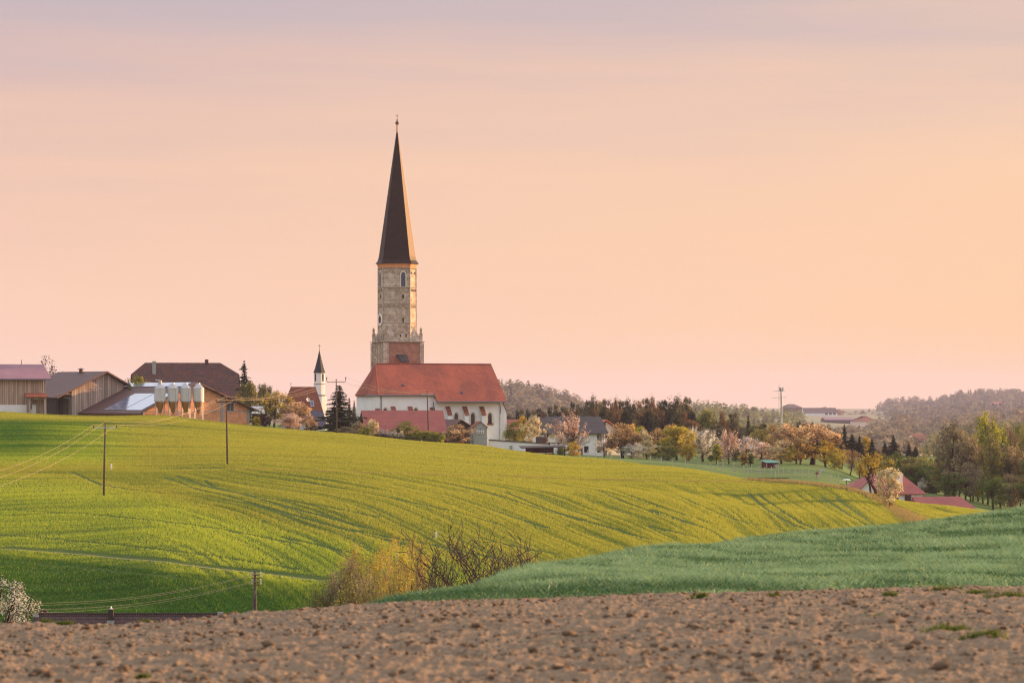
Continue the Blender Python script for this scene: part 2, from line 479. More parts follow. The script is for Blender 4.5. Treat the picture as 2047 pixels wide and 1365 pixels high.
def ribbon(name, pts, w, mat, lift):
    t = np.gradient(pts, axis=0); t /= np.linalg.norm(t, axis=1)[:,None]
    nrm = np.stack([-t[:,1], t[:,0]], 1); rows = []
    for s in (-1,-.33,.33,1):
        q = pts + nrm*w*s*(.85+.3*vnoise(pts[:,0]*.2, pts[:,1]*.2, 5))[:,None]
        rows.append(np.stack([q[:,0], q[:,1], gz(q[:,0], q[:,1])+lift], 1))
    V = np.stack(rows, 1); n = len(pts); idx = np.arange(n*4).reshape(n,4)
    F = np.stack([idx[:-1,:-1], idx[:-1,1:], idx[1:,1:], idx[1:,:-1]], -1).reshape(-1,4)
    o = link(name, fast_mesh(name, V.reshape(-1,3), F, smooth=True), mat); return tag(o, kind='structure')
for g, w in path_pts: ribbon('dirt_path', g, w, M_path, .06)

def blades(name, x, y, z, h, w, lean, var, mat, seg2=False, rng=RNG):
    """standing leaf blades as one mesh of tapering triangles"""
    n = len(x); th = rng.uniform(0, 2*math.pi, n); la = rng.uniform(0, 2*math.pi, n)
    dx, dy = np.cos(th)*w*.5, np.sin(th)*w*.5; lx, ly = np.cos(la)*lean*h, np.sin(la)*lean*h
    if not seg2:
        V = np.stack([np.stack([x-dx, y-dy, z-.03], -1), np.stack([x+dx, y+dy, z-.03], -1), np.stack([x+lx, y+ly, z+h], -1)], 1)
        F = np.arange(3*n).reshape(n,3)
        return link(name, fast_mesh(name, V.reshape(-1,3), F, var=var), mat)
    m1 = np.stack([x-dx*.8+lx*.25, y-dy*.8+ly*.25, z+h*.55], -1); m2 = np.stack([x+dx*.8+lx*.25, y+dy*.8+ly*.25, z+h*.55], -1)
    tip = np.stack([x+lx, y+ly, z+h*.95], -1)
    V = np.stack([np.stack([x-dx, y-dy, z-.03], -1), np.stack([x+dx, y+dy, z-.03], -1), m2, m1, tip], 1)
    b = np.arange(n)[:,None]*5
    F = np.concatenate([b+np.array([[0,1,2]]), b+np.array([[0,2,3]]), b+np.array([[3,2,4]])], 0)
    return link(name, fast_mesh(name, V.reshape(-1,3), F, var=np.concatenate([var,var,var])), mat)

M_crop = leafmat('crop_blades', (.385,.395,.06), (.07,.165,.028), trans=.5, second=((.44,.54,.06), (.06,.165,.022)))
def grow_crop(n):
    # uniform over the field in plan
    X = RNG.uniform(-150, 125, n*3); Y = RNG.uniform(292, 655, n*3)
    PX = CX + FPX*X/Y
    cf = interp(PX, CROP_FAR)
    keep = (PX > -330) & (PX < 2240) & (Y < cf-.3)
    X, Y, PX = X[keep][:n], Y[keep][:n], PX[keep][:n]
    # drill rows: gather plants towards rows that follow the slope
    rown = (Y + .06*X)/1.1 + 1.5*fbm(X*.01, Y*.01, 3, 2)
    den = .5*fbm(X*.09, Y*.35, 11, 3)+.5*fbm(X*.045+.3*Y, Y*.9, 13, 2); big = fbm(X*.018, Y*.05, 23, 3)
    kk = np.clip(.27-.0068*X, 0, .55); r_ = X + kk*(Y-420)
    low_ = np.clip((500-Y)/40, 0, 1)*np.clip((PX-250)/200, 0, 1)
    rows = low_*(.68*vnoise(r_/.6, Y/45, 81)+.32*vnoise(r_/1.6, Y/60, 82)) + (1-low_)*(.5*vnoise(X/28, Y/.8, 83)+.5*vnoise(X/40, Y/2.2+.012*X, 84))
    mi = mask[np.clip(((Y-MY0)/MRES).astype(int), 0, mask.shape[0]-1), np.clip(((X-MX0)/MRES).astype(int), 0, mask.shape[1]-1)]
    keep = (mi < 2) & ((mi < 1) | (RNG.random(len(X)) < .14)) & (RNG.random(len(X)) < .62+1.0*den) & (RNG.random(len(X)) < .3+1.35*rows)
    X, Y, PX, den, big, mi, rows = X[keep], Y[keep], PX[keep], den[keep], big[keep], mi[keep], rows[keep]
    S = fast_sight(PX, Y)
    # sown rows: straight down the fall of the slope below, along the headland above
    # darker green paints shade on the western hillside and on the dip's other crop
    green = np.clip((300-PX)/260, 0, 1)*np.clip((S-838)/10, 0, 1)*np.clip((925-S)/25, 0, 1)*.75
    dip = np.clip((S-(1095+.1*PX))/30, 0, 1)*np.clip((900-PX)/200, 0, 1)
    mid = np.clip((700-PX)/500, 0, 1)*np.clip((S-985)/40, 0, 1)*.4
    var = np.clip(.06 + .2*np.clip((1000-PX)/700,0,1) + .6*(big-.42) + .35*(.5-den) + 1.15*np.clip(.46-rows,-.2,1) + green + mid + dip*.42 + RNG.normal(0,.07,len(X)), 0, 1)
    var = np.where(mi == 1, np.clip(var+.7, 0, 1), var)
    dip2 = np.clip((S-1165)/40, 0, 1)*np.clip((700-PX)/200, 0, 1)  # darker towards the valley bottom, its shade painted into the blades
    # lower western parcel: a fresher crop, brightened to paint the sun on its slope
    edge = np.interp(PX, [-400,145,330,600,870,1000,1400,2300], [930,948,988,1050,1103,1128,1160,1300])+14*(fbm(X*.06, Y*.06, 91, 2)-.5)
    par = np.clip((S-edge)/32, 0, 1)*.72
    par = np.maximum(par, np.clip((290-PX)/120, 0, 1)*np.clip((S-840)/12, 0, 1)*np.clip((935-S)/20, 0, 1))  # upper western slope too, where the palette paints shade
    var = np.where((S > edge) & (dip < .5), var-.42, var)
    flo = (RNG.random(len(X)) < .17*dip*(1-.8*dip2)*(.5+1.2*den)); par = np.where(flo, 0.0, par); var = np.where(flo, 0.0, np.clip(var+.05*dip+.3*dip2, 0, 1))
    h = RNG.uniform(.18,.36,len(X))*np.where(mi == 1, .35, 1)*(1+.5*dip)*np.clip(.2+.3*den+1.15*rows, .3, 1.4)*np.where(flo, .7, 1)
    w = RNG.uniform(.09,.2,len(X))
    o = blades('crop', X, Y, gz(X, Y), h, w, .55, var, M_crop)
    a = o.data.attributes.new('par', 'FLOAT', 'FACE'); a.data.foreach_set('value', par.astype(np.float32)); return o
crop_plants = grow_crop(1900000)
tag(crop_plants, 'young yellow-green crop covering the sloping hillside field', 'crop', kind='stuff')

# ---- wheat hill
M_wheat = leafmat('wheat_blades', (.235,.37,.19), (.035,.105,.028), trans=.35, gloss=.025)
def wheat_sheet():
    T, U = np.meshgrid(np.linspace(0,1,160), np.linspace(560, 4600, 420), indexing='ij')
    d0 = interp(U, WHEAT_NEAR)
    D = d0*(260/d0)**T
    z = D*(HZ - fast_sight(U, D))/FPX + .02 - .2*np.clip(1-(D-d0)/4, 0, 1)
    V = np.stack([D*(U-CX)/FPX, D, z], -1); nr, nc = D.shape
    idx = np.arange(nr*nc).reshape(nr, nc)
    F = np.stack([idx[:-1,:-1], idx[:-1,1:], idx[1:,1:], idx[1:,:-1]], -1).reshape(-1,4)
    return link('wheat_field', fast_mesh('wheat_field', V.reshape(-1,3), F, smooth=True), M_wheatsoil)
tag(wheat_sheet(), kind='structure')
def grow_wheat(n):
    PX = RNG.uniform(600, 3500, n); t = RNG.random(n); d0 = interp(PX, WHEAT_NEAR)-2.2
    D = d0*(200/d0)**t
    X = XX(PX, D)
    den = fbm(X*.35, D*.22, 41, 3); wave = fbm(X*.09+D*.05, D*.06, 43, 3)
    keep = (RNG.random(n) < .35+1.2*den) & (RNG.random(n) < .12+(D-d0)/3.5)
    X, D, den, wave, d0 = X[keep], D[keep], den[keep], wave[keep], d0[keep]
    fine = vnoise(X*1.7+D*.2, D*.55, 47)
    var = np.clip(.42+1.6*(wave-.5)+1.5*(.5-den)+1.5*(.5-fine)+RNG.normal(0,.22,len(X)), 0, 1)
    var = np.clip(var-.3*np.clip(1-(D-d0)/7,0,1), 0, 1)
    h = RNG.uniform(.7,1.3,len(X))*(.07+.0019*np.minimum(D,120))*np.clip(.35+(D-d0)/6,.35,1)*(.6+.5*den+.45*fine)
    w = (.016+.00042*D)*RNG.uniform(.7,1.4,len(X))
    return blades('wheat', X, D, gz(X, D)-.1*np.clip(1-(D-d0)/5, 0, 1), h, w, .75, var, M_wheat, seg2=True)
tag(grow_wheat(720000), 'blue-green young wheat standing on the near rounded hill', 'wheat', kind='stuff')

# ---- ploughed field in front
def soil_height(V):
    x, y = V[...,0], V[...,1]
    a = fbm(x*1.3, y*1.1, 51, 3)-.5
    b = fbm(x*6, y*5, 52, 3)-.5
    c = np.clip(fbm(x*14, y*11, 53, 3)-.52, 0, 1)
    c2 = np.clip(fbm(x*5.5, y*4.5, 57, 2)-.6, 0, 1)
    d = vnoise(x*45, y*38, 54)-.5
    V = V.copy(); V[...,2] += .06*a + .028*b + .06*c + .05*c2 + .014*d + .02*np.sin(2*np.pi*(y*.95+x*.16)/.8+3*vnoise(x*.5, y*.4, 58))
    V[...,2] -= np.clip((y-np.interp(CX+FPX*x/y, [-400,0,1000,2047,2600],[33,34,38.5,43,45]))/3, 0, 1)*.5
    return V
SOILX = np.concatenate([np.linspace(-3400,-290,300), np.linspace(-280,2330,1100), np.linspace(2340,5400,300)])
soil = sheet('plowed_field', SOILX, np.geomspace(9.5, 47, 620), M_soil, lift=-.035, zfun=soil_height)
tag(soil, kind='structure')
_zs = np.empty(620*1700*3, np.float32); soil.data.vertices.foreach_get('co', _zs); _zs = _zs.reshape(620,1700,3)[...,2]
def soil_z(px, d):
    j = np.clip(((np.log(d)-math.log(9.5))/(math.log(47)-math.log(9.5))*619), 0, 618).astype(int)
    i = np.clip(np.searchsorted(SOILX, px), 0, 1699)
    return _zs[j, i]
# loose clods, too many to count
def clods(n):
    import bmesh
    bm = bmesh.new(); bmesh.ops.create_icosphere(bm, subdivisions=1, radius=1.0)
    V0 = np.array([v.co[:] for v in bm.verts]); F0 = np.array([[v.index for v in f.verts] for f in bm.faces]); bm.free()
    px = RNG.uniform(-1300, 3400, n); d = np.exp(RNG.uniform(math.log(10.5), math.log(41), n))
    dm = interp(px, [(-400,30.5),(0,31.5),(1000,36),(2047,40.5),(2400,41)])
    k = d < dm; px, d = px[k], d[k]; n = len(px)
    r = .006 + .022*RNG.random(n)**5 + .008*RNG.random(n)
    keep = fbm(XX(px,d)*1.5, d*1.2, 61, 2) + RNG.normal(0,.12,n) > .45
    px, d, r = px[keep], d[keep], r[keep]; n = len(px)
    c = np.stack([XX(px,d), d, soil_z(px,d)+r*.25], -1)
    s = RNG.uniform(.6,1.35,(n,3))*np.array([1.25,1.0,.75])
    V = V0[None]*(1+.28*RNG.normal(0,1,(n,len(V0),1)).clip(-1.5,1.5))
    V = V*s[:,None]*r[:,None,None]
    a = RNG.uniform(0,6.28,n); ca, sa = np.cos(a)[:,None], np.sin(a)[:,None]
    V = np.stack([V[...,0]*ca-V[...,1]*sa, V[...,0]*sa+V[...,1]*ca, V[...,2]], -1) + c[:,None]
    F = F0[None] + (np.arange(n)*len(V0))[:,None,None]
    return link('soil_clods', fast_mesh('soil_clods', V.reshape(-1,3), F.reshape(-1,3), smooth=False), M_clod)
M_clod = groundmat('dry_clods', [(.21,.147,.095),(.08,.053,.034),(.15,.1,.064)], 7.0, bump=.4, dist=.01)
tag(clods(29000), 'crumbly brown clods lying loose over the ploughed field', 'soil clods', kind='stuff')
# weeds on the soil
M_weed = leafmat('weed_blades', (.17,.2,.045), (.06,.1,.025), trans=.4)
def weed(px, py, wpx, n, h, label):
    d = float(ground_d(px, py, 12, 40)); px0 = px
    x0 = XX(px, d); o = empty('weed', (x0, d, float(soil_z(np.array(px), np.array(d)))), 0, label, 'weed', 'weeds on the ploughed field')
    sx = wpx/FPX*d*.5
    X = RNG.normal(0, sx*.5, n); Y = RNG.normal(0, sx*.45, n)
    z = soil_z(CX+FPX*(x0+X)/(d+Y), d+Y) - o.location.z
    b = blades('foliage', X, Y, z, RNG.uniform(.25,.75,n)*h, RNG.uniform(.008,.018,n), 1.0, RNG.random(n), M_weed, seg2=True)
    b.parent = o
WEEDS = [(1897,1251,85,420,.09,'broad dark green grass tuft on bare soil, wider of the paired tufts'),(1962,1269,80,380,.09,'dark green grass tuft just below the widest tuft on the soil'),
 (1402,1192,30,130,.09,'small dark tuft on the soil rim below the wheat, farthest from the grassy corner'),(1547,1188,26,120,.08,'small green tuft on the soil rim midway along the wheat'),
 (1572,1172,26,110,.16,'pale dry upright tuft standing at the soil rim against the wheat'), (1780,1186,30,110,.1,'yellowish tuft on the soil rim below the tall wheat'),(1890,1178,60,200,.09,'bright green low patch at the soil rim beside the grassy corner'),
 (1960,1180,60,220,.1,'bright green patch between the soil rim and the grassy corner'),(2012,1188,70,260,.1,'largest green patch in the grassy corner of the soil'),
 (1755,1225,40,110,.07,'dark weed pair lying flat on the middle of the brown soil'), (283,1355,26,110,.05,'vivid green weed at the very bottom of the soil'), (290,1240,28,120,.07,'dark tuft on the soil rim over the tiled roof'),(128,1243,30,120,.07,'pale tuft on the soil rim below the small chimney'),
 (92,1244,24,100,.07,'pale tuft on the soil rim near the white hawthorn'),(205,1240,20,90,.08,'slender tuft on the soil rim beside the tall chimney'),
 ]
for w_ in WEEDS: weed(*w_)
# rough dry grass balk along the field edge
M_dry = leafmat('dry_grass', (.46,.32,.14), (.2,.22,.07), trans=.4)
def balk(pts, w, n, h, label):
    g = poly_ground(pts, .2); i = RNG.integers(0, len(g), n); q = g[i] + RNG.normal(0, w, (n,2))
    b = blades('balk_grass', q[:,0], q[:,1], gz(q[:,0],q[:,1]), RNG.uniform(.4,1,n)*h, RNG.uniform(.1,.2,n), .5, np.clip(RNG.normal(.4,.3,n),0,1), M_dry)
    tag(b, label, 'grass', kind='stuff')
balk([(1500,961),(1600,968),(1690,978),(1740,993),(1785,1016),(1835,1047)], .8, 12000, .8, 'dry orange grass along the field edge below the bungalow')
balk([(452,938),(560,941),(760,947),(1000,953),(1300,962),(1500,964)], .45, 9000, .35, 'thin dry grass margin crossing the hillside field')
# ---------------------------------------------------------------- materials for built things
M_plaster = surf('lime_plaster', (.88,.87,.86), (.8,.79,.78), scale=.35, rough=.9, bump=.05)
M_plaster2 = surf('warm_plaster', (.74,.6,.5), (.68,.55,.46), scale=.5, rough=.9)
M_white = surf('white_render', (.84,.83,.82), (.76,.75,.74), scale=.3, rough=.9)
M_churchtile = surf('church_tile', (.52,.13,.075), (.33,.09,.06), scale=.22, rough=.75, kind='tile', bw=.35, bh=.42, mortar=.05, c3=(.55,.5,.5), bump=.3, stretch=(1,1,.25))
M_redtile = surf('red_tile', (.42,.125,.1), (.34,.1,.085), scale=.5, rough=.7, kind='course', bh=.3, c3=(.2,.05,.045), bump=.4)
M_oldtile = surf('old_tile', (.105,.065,.06), (.19,.075,.055), scale=.55, rough=.85, kind='tile', bw=.5, bh=.42, mortar=.06, c3=(.5,.45,.45), bump=.4)
M_orangetile = surf('orange_tile', (.42,.13,.07), (.3,.1,.06), scale=.8, rough=.8, kind='tile', bw=.3, bh=.3, mortar=.04, bump=.3)
M_plumsheet = surf('plum_sheet', (.30,.14,.17), (.24,.11,.14), scale=.3, rough=.5, kind='sheet', bw=.35, bump=.4)
M_brownsheet = surf('brown_sheet', (.125,.065,.058), (.095,.05,.046), scale=.3, rough=.6, kind='sheet', bw=.4, bump=.3)
M_darkroof = surf('dark_roof', (.06,.05,.055), (.085,.07,.075), scale=.5, rough=.7, kind='course', bh=.33, bump=.3)
M_slate = surf('slate', (.14,.12,.17), (.1,.09,.13), scale=.8, rough=.5, kind='tile', bw=.45, bh=.42, mortar=.06, c3=(.6,.55,.6), bump=.3)
M_spire = surf('glazed_shingle', (.026,.0145,.016), (.018,.012,.015), scale=1.2, rough=.5, spec=.24, kind='tile', bw=.45, bh=.5, mortar=.05, c3=(.6,.6,.6), bump=.08)
M_spire.node_tree.nodes['Principled BSDF'].inputs['Specular Tint'].default_value = (1.0,.62,.36,1)
M_spiredark = surf('dark_shingle', (.03,.03,.042), (.022,.022,.03), scale=1.0, rough=.6, spec=.3)
M_stone = surf('tuff_stone', (.74,.62,.5), (.42,.32,.235), scale=.9, rough=.9, kind='brick', bw=.95, bh=.5, mortar=.035, c3=(.5,.45,.42), bump=.35)
M_stonedk = surf('stone_trim', (.3,.24,.18), (.4,.32,.24), scale=2.0, rough=.9, bump=.2)
M_redbrick = surf('old_brick', (.36,.17,.12), (.45,.26,.19), scale=.9, rough=.9, kind='brick', bw=.4, bh=.2, mortar=.025, c3=(1.1,1,.95), bump=.3)
M_hollow = surf('hollow_brick', (.92,.42,.21), (.82,.35,.17), scale=.35, rough=.9, kind='brick', bw=.5, bh=.27, mortar=.02, c3=(.9,.85,.8), bump=.2)
M_wood = surf('weathered_board', (.62,.44,.33), (.42,.3,.23), scale=1.2, rough=.9, kind='plank', bw=.42, c3=(.17,.115,.09), stretch=(1,1,.12), bump=.4)
M_wood2 = surf('grey_board', (.68,.52,.43), (.38,.29,.24), scale=1.1, rough=.9, kind='plank', bw=.5, c3=(.16,.11,.09), stretch=(1,1,.1), bump=.4)
M_trim = surf('brown_trim', (.18,.09,.06), (.13,.065,.045), scale=2, rough=.7)
M_timber = surf('dark_timber', (.06,.04,.032), (.04,.028,.024), scale=2, rough=.9)
M_pole = surf('pole_wood', (.12,.085,.065), (.07,.05,.04), scale=3, rough=.9, stretch=(1,1,.2))
M_glass = surf('dark_glass', (.025,.028,.035), (.02,.02,.025), scale=1, rough=.12, spec=.6)
M_bluegl = surf('sky_glass', (.12,.17,.26), (.09,.13,.2), scale=1, rough=.15, spec=.6)
M_metal = surf('galvanised', (.5,.5,.52), (.4,.4,.42), scale=3, rough=.4, metal=.7)
M_gutter = surf('zinc_gutter', (.2,.21,.25), (.15,.16,.19), scale=2, rough=.5, metal=.3)
M_silo = surf('silo_shell', (.62,.62,.61), (.5,.5,.5), scale=1.3, rough=.4, spec=.4, stretch=(1,1,.2))
M_hopper = surf('amber_hopper', (.42,.2,.045), (.3,.13,.03), scale=2.5, rough=.45)
M_concrete = surf('grey_concrete', (.36,.37,.35), (.27,.29,.28), scale=1.5, rough=.95, bump=.1)
M_peach = surf('peach_panel', (.62,.34,.22), (.55,.3,.2), scale=1, rough=.8)
M_black = surf('black_paint', (.02,.02,.022), (.015,.015,.016), scale=2, rough=.6)
M_maroon = surf('maroon_board', (.2,.03,.03), (.15,.025,.025), scale=2, rough=.8, kind='plank', bw=.25)
M_green = surf('green_sheet', (.07,.24,.19), (.06,.2,.16), scale=2, rough=.5)
M_cable = surf('pale_cable', (.5,.37,.22), (.45,.33,.2), scale=2, rough=.5)
M_post = surf('pale_post', (.68,.58,.46), (.5,.42,.33), scale=3, rough=.9)
M_marker = surf('white_marker', (.85,.83,.8), (.75,.73,.7), scale=3, rough=.8)
M_gold = surf('gilt', (.16,.1,.05), (.12,.07,.035), scale=4, rough=.5, metal=.6)
M_reveal = surf('window_reveal', (.72,.66,.58), (.64,.58,.5), scale=1, rough=.9)

def panelmat():
    m, nt, out = newmat('solar_glass')
    b = N(nt, 'ShaderNodeBsdfPrincipled', Roughness=.14); b.inputs['Specular IOR Level'].default_value = 1.0
    b.inputs['Coat Weight'].default_value = 1.0; b.inputs['Coat Roughness'].default_value = .08
    tc = N(nt, 'ShaderNodeTexCoord'); br = N(nt, 'ShaderNodeTexBrick', Scale=1.0); br.offset = 0
    br.inputs['Brick Width'].default_value = 1.0; br.inputs['Row Height'].default_value = 1.65; br.inputs['Mortar Size'].default_value = .03
    br.inputs['Color1'].default_value = (.20,.24,.36,1); br.inputs['Color2'].default_value = (.17,.21,.33,1); br.inputs['Mortar'].default_value = (.6,.6,.65,1)
    sx = N(nt, 'ShaderNodeSeparateXYZ'); nt.links.new(tc.outputs['Object'], sx.inputs[0])
    cx = N(nt, 'ShaderNodeCombineXYZ'); nt.links.new(sx.outputs[1], cx.inputs[0]); nt.links.new(math_n(nt,'MULTIPLY',sx.outputs[2],1.9), cx.inputs[1])
    nt.links.new(cx.outputs[0], br.inputs['Vector']); nt.links.new(br.outputs[0], b.inputs['Base Color']); nt.links.new(b.outputs[0], out.inputs[0])
    return m
M_solar = panelmat()

# ---------------------------------------------------------------- local frames: a yawed building solved from its sight lines
class Fr:
    def __init__(s, px, d, a, z=None):
        s.x, s.d, s.a = XX(px, d), d, R(a); s.ca, s.sa = math.cos(s.a), math.sin(s.a)
        s.z = float(gz(s.x, d)) if z is None else z
    def lx(s, px, ly=0.0):
        k = (px-CX)/FPX
        return (k*(s.d + ly*s.ca) - s.x + ly*s.sa)/(s.ca - k*s.sa)
    def lz(s, py, lx=0.0, ly=0.0):
        return (s.d + lx*s.sa + ly*s.ca)*(HZ-py)/FPX - s.z
    def root(s, name, label, cat, group=None):
        return empty(name, (s.x, s.d, s.z), s.a, label, cat, group)

def lancet(w, h, n=5):
    """pointed arch outline, base centre at the origin"""
    pts = [(-w/2, 0), (w/2, 0)]; sh = h - w*.8
    for k in range(n+1):
        t = k/n; pts.append((w/2*(1-t**1.6), sh + w*.8*math.sin(t*math.pi/2)))
    for k in range(n-1, -1, -1):
        t = k/n; pts.append((-w/2*(1-t**1.6), sh + w*.8*math.sin(t*math.pi/2)))
    return pts

def wall_window(root, x, z, w, h, y=0.0, frame=M_white, pane=M_glass, name='window', cross=True, deep=.06, yaw=None, off=(0,0)):
    """window set in a wall that looks to local -y at depth y (or a wall turned by yaw about off)"""
    t = .07
    f = MB(); f.box(x-w/2-t, x+w/2+t, y-deep, y+.1, z-t, z).box(x-w/2-t, x+w/2+t, y-deep, y+.1, z+h, z+h+t)
    f.box(x-w/2-t, x-w/2, y-deep, y+.1, z, z+h).box(x+w/2, x+w/2+t, y-deep, y+.1, z, z+h)
    if cross: f.box(x-.03, x+.03, y-deep*.8, y-.005, z, z+h)
    p = MB().box(x-w/2, x+w/2, y-.02, y+.05, z, z+h)
    if yaw is not None:
        M = Matrix.Translation((off[0], off[1], 0)) @ Matrix.Rotation(yaw, 4, 'Z'); f.xf(M); p.xf(M)
    fo = f.build(name, frame, root); p.build('pane', pane, fo); return fo

def roof_x(x0, x1, y0, y1, ze, zr, og=.5, oe=.5, hip0=0.0, hip1=0.0, hz0=None, hz1=None, yr=None):
    """ridge along x. hip = how far the ridge end is drawn in; hz = height where a half hip starts (None: full hip if hip>0)"""
    yr = (y0+y1)/2 if yr is None else yr
    sf = (zr-ze)/(yr-y0); sb = (zr-ze)/(y1-yr)
    yf, zf = y0-oe, ze-oe*sf; yb, zb = y1+oe, ze-oe*sb
    X0, X1 = x0-og, x1+og
    vs = []; 
    def v(*p): vs.append(p); return len(vs)-1
    ra = v(X0+(hip0 + (og*0 if hip0 else 0)), yr, zr); rb = v(X1-hip1, yr, zr)
    fa, fb = v(X0, yf, zf), v(X1, yf, zf); ba, bb = v(X0, yb, zb), v(X1, yb, zb)
    front = [fa, fb]; back = [bb, ba]; fs = []
    def end(hip, hz, X, r, f, b):
        if not hip: return [r], [r]
        if hz is None: fs.append((f, r, b) if X == X0 else (f, b, r)); return [r], [r]
        yfh = yr - (zr-hz)/sf; ybh = yr + (zr-hz)/sb
        a1 = v(X, yfh, hz); a2 = v(X, ybh, hz)
        fs.append((a1, r, a2)); return [a1, r], [a2, r]
    f1, b1 = end(hip1, hz1, X1, rb, fb, bb); f0, b0 = end(hip0, hz0, X0, ra, fa, ba)
    fs.append(tuple(front + f1 + f0[::-1])); fs.append(tuple(back + b0 + b1[::-1]))
    return vs, fs

def walls_x(mb, x0, x1, y0, y1, zb, ze, zr, cut=None, yr=None):
    yr = (y0+y1)/2 if yr is None else yr
    pr = [(y0,zb),(y1,zb),(y1,ze)]
    if cut is None: pr += [(yr,zr)]
    elif cut > ze:
        k = (cut-ze)/(zr-ze); pr += [(y1-(y1-yr)*k, cut), (y0+(yr-y0)*k, cut)]
    pr += [(y0,ze)]
    return mb.prism(pr, x0, x1, 'x')

# ================================================================ the farm on the hilltop
def barn_boards():
    f = Fr(92, 655, 22); r = f.root('wooden_barn', 'board-clad barn under a plum metal roof with tiled porch', 'barn')
    x0, x1, w = f.lx(-120), f.lx(91), 15.0
    zb, ze = f.lz(840), f.lz(754); zr = f.lz(728, f.lx(40, w/2), w/2)
    mb = MB(); walls_x(mb, x0, x1, 0, w, zb+1.8+.4, ze, zr-.15); mb.build('wall', M_wood, r)
    MB().box(x0-.03, x1+.03, -.06, w+.06, zb-3, f.lz(809)).build('plinth', M_white, r)
    vs, fs = roof_x(x0, x1, 0, w, ze+.1, zr, og=1.2, oe=1.1); mb = MB().thick(vs, fs, .18); mb.build('roof', M_plumsheet, r)
    px_ = f.lx(86)
    MB().tube([(px_, -.15, zb), (px_, -.15, ze)], .09, 6).build('downpipe', M_gutter, r)
    MB().tube([(x0, -1.15, ze-.55), (x1+1, -1.15, ze-.55)], .12, 6).build('gutter', M_gutter, r)
    xa = f.lx(43, w/2); MB().tube([(xa, w/2, zr-.1), (xa, w/2, zr+1.0)], .07, 5).build('flue', M_black, r)
    # porch
    a, b = f.lx(53), f.lx(89); zt = f.lz(790)
    pr = MB(); pr.box(a, a+.5, -2.0, -.02, zb-1, zt-.3).box(b-.5, b, -2.0, -.02, zb-1, zt-.3); pr.box(a+.5, b-.5, -1.7, -.02, zt-1.0, zt-.3); pr.build('porch', M_wood2, r)
    vs = [(a-.7,-2.5,zt-.35),(b+.4,-2.5,zt-.35),(b+.2,-.05,zt+.5),(a-.4,-.05,zt+.5)]
    MB().thick(vs, [(0,1,2,3)], .14).build('porch_roof', M_orangetile, r)
    wall_window(r, f.lx(59), f.lz(818), .9, 1.6, y=-.35, frame=M_white)
    d = MB().box(f.lx(72), f.lx(83), -.16, -.03, zb-.5, zt-1.0).build('door', M_wood, r); MB().box(f.lx(81.5), f.lx(82.3), -.24, -.165, zb+2.0, zb+2.1).build('handle', M_metal, d)
barn_boards()

def barn_dark():
    f = Fr(213, 690, 41); r = f.root('dark_barn', 'brown-roofed timber barn with grey boarded gable and open lean-to', 'barn')
    g0, g1, ga = f.lx(121), f.lx(254), f.lx(213); L = 22.0
    za = f.lz(742); z0 = f.lz(790, g0); z1 = f.lz(766, g1); zb = f.lz(835)
    wx = f.lx(148)
    def zat(x): return za - (ga-x)*(za-z0)/(ga-g0) if x < ga else za - (x-ga)*(za-z1)/(g1-ga)
    MB().prism([(wx,zb),(g1-.3,zb),(g1-.3,zat(g1-.3)-.4),(ga,za-.4),(wx,zat(wx)-.4)], 1.0, L, 'y').build('wall', M_wood2, r)
    vs = [(g0-1.0,-.3,zat(g0-1.0)),(ga,-.3,za),(g1+.9,-.3,zat(g1+.9)),(g1+.9,L,zat(g1+.9)),(ga,L,za),(g0-1.0,L,zat(g0-1.0))]
    MB().thick(vs, [(0,1,4,5),(1,2,3,4)], .25).build('roof', M_brownsheet, r)
    b = MB()
    for (xa, xb) in ((g0-1.0, ga), (ga, g1+.9)):
        b.add([(xa,-.36,zat(xa)-.32),(xb,-.36,zat(xb)-.32),(xb,-.36,zat(xb)+.06),(xa,-.36,zat(xa)+.06),(xa,-.31,zat(xa)-.32),(xb,-.31,zat(xb)-.32),(xb,-.31,zat(xb)+.06),(xa,-.31,zat(xa)+.06)],
              [(0,1,2,3),(7,6,5,4),(0,4,5,1),(1,5,6,2),(2,6,7,3),(3,7,4,0)])
    b.build('bargeboard', M_trim, r)
    lt = MB(); lt.box(g0-.4, g0-.1, 1.4, L, zb, z0-.2); lt.box(g0-.1, wx-.02, L-.4, L, zb, z0-.1); lt.build('lean_to', M_timber, r)
    MB().box(g0, wx-.05, 1.1, 1.3, zat(wx)-1.5, zat(wx)-1.25).build('tie_beam', M_wood2, r)
    for yy in (1.3, 8, 15): MB().box(g0-.1, g0+.15, yy, yy+.25, zb, z0-.2).build('post', M_timber, r)
    xv = f.lx(180, 11); MB().lathe([(.45,za-.2),(.45,za+.5),(1.0,za+.5),(.2,za+.85)], ga-.3, 11, 10).build('ridge_vent', M_brownsheet, r)
    MB().tube([(wx-2.2,.8,z0-.55),(wx-.6,.8,z0-.8),(wx-.45,.8,z0-1.2),(wx-.45,.8,zb)], .1, 6).build('drainpipe', M_gutter, r)
barn_dark()

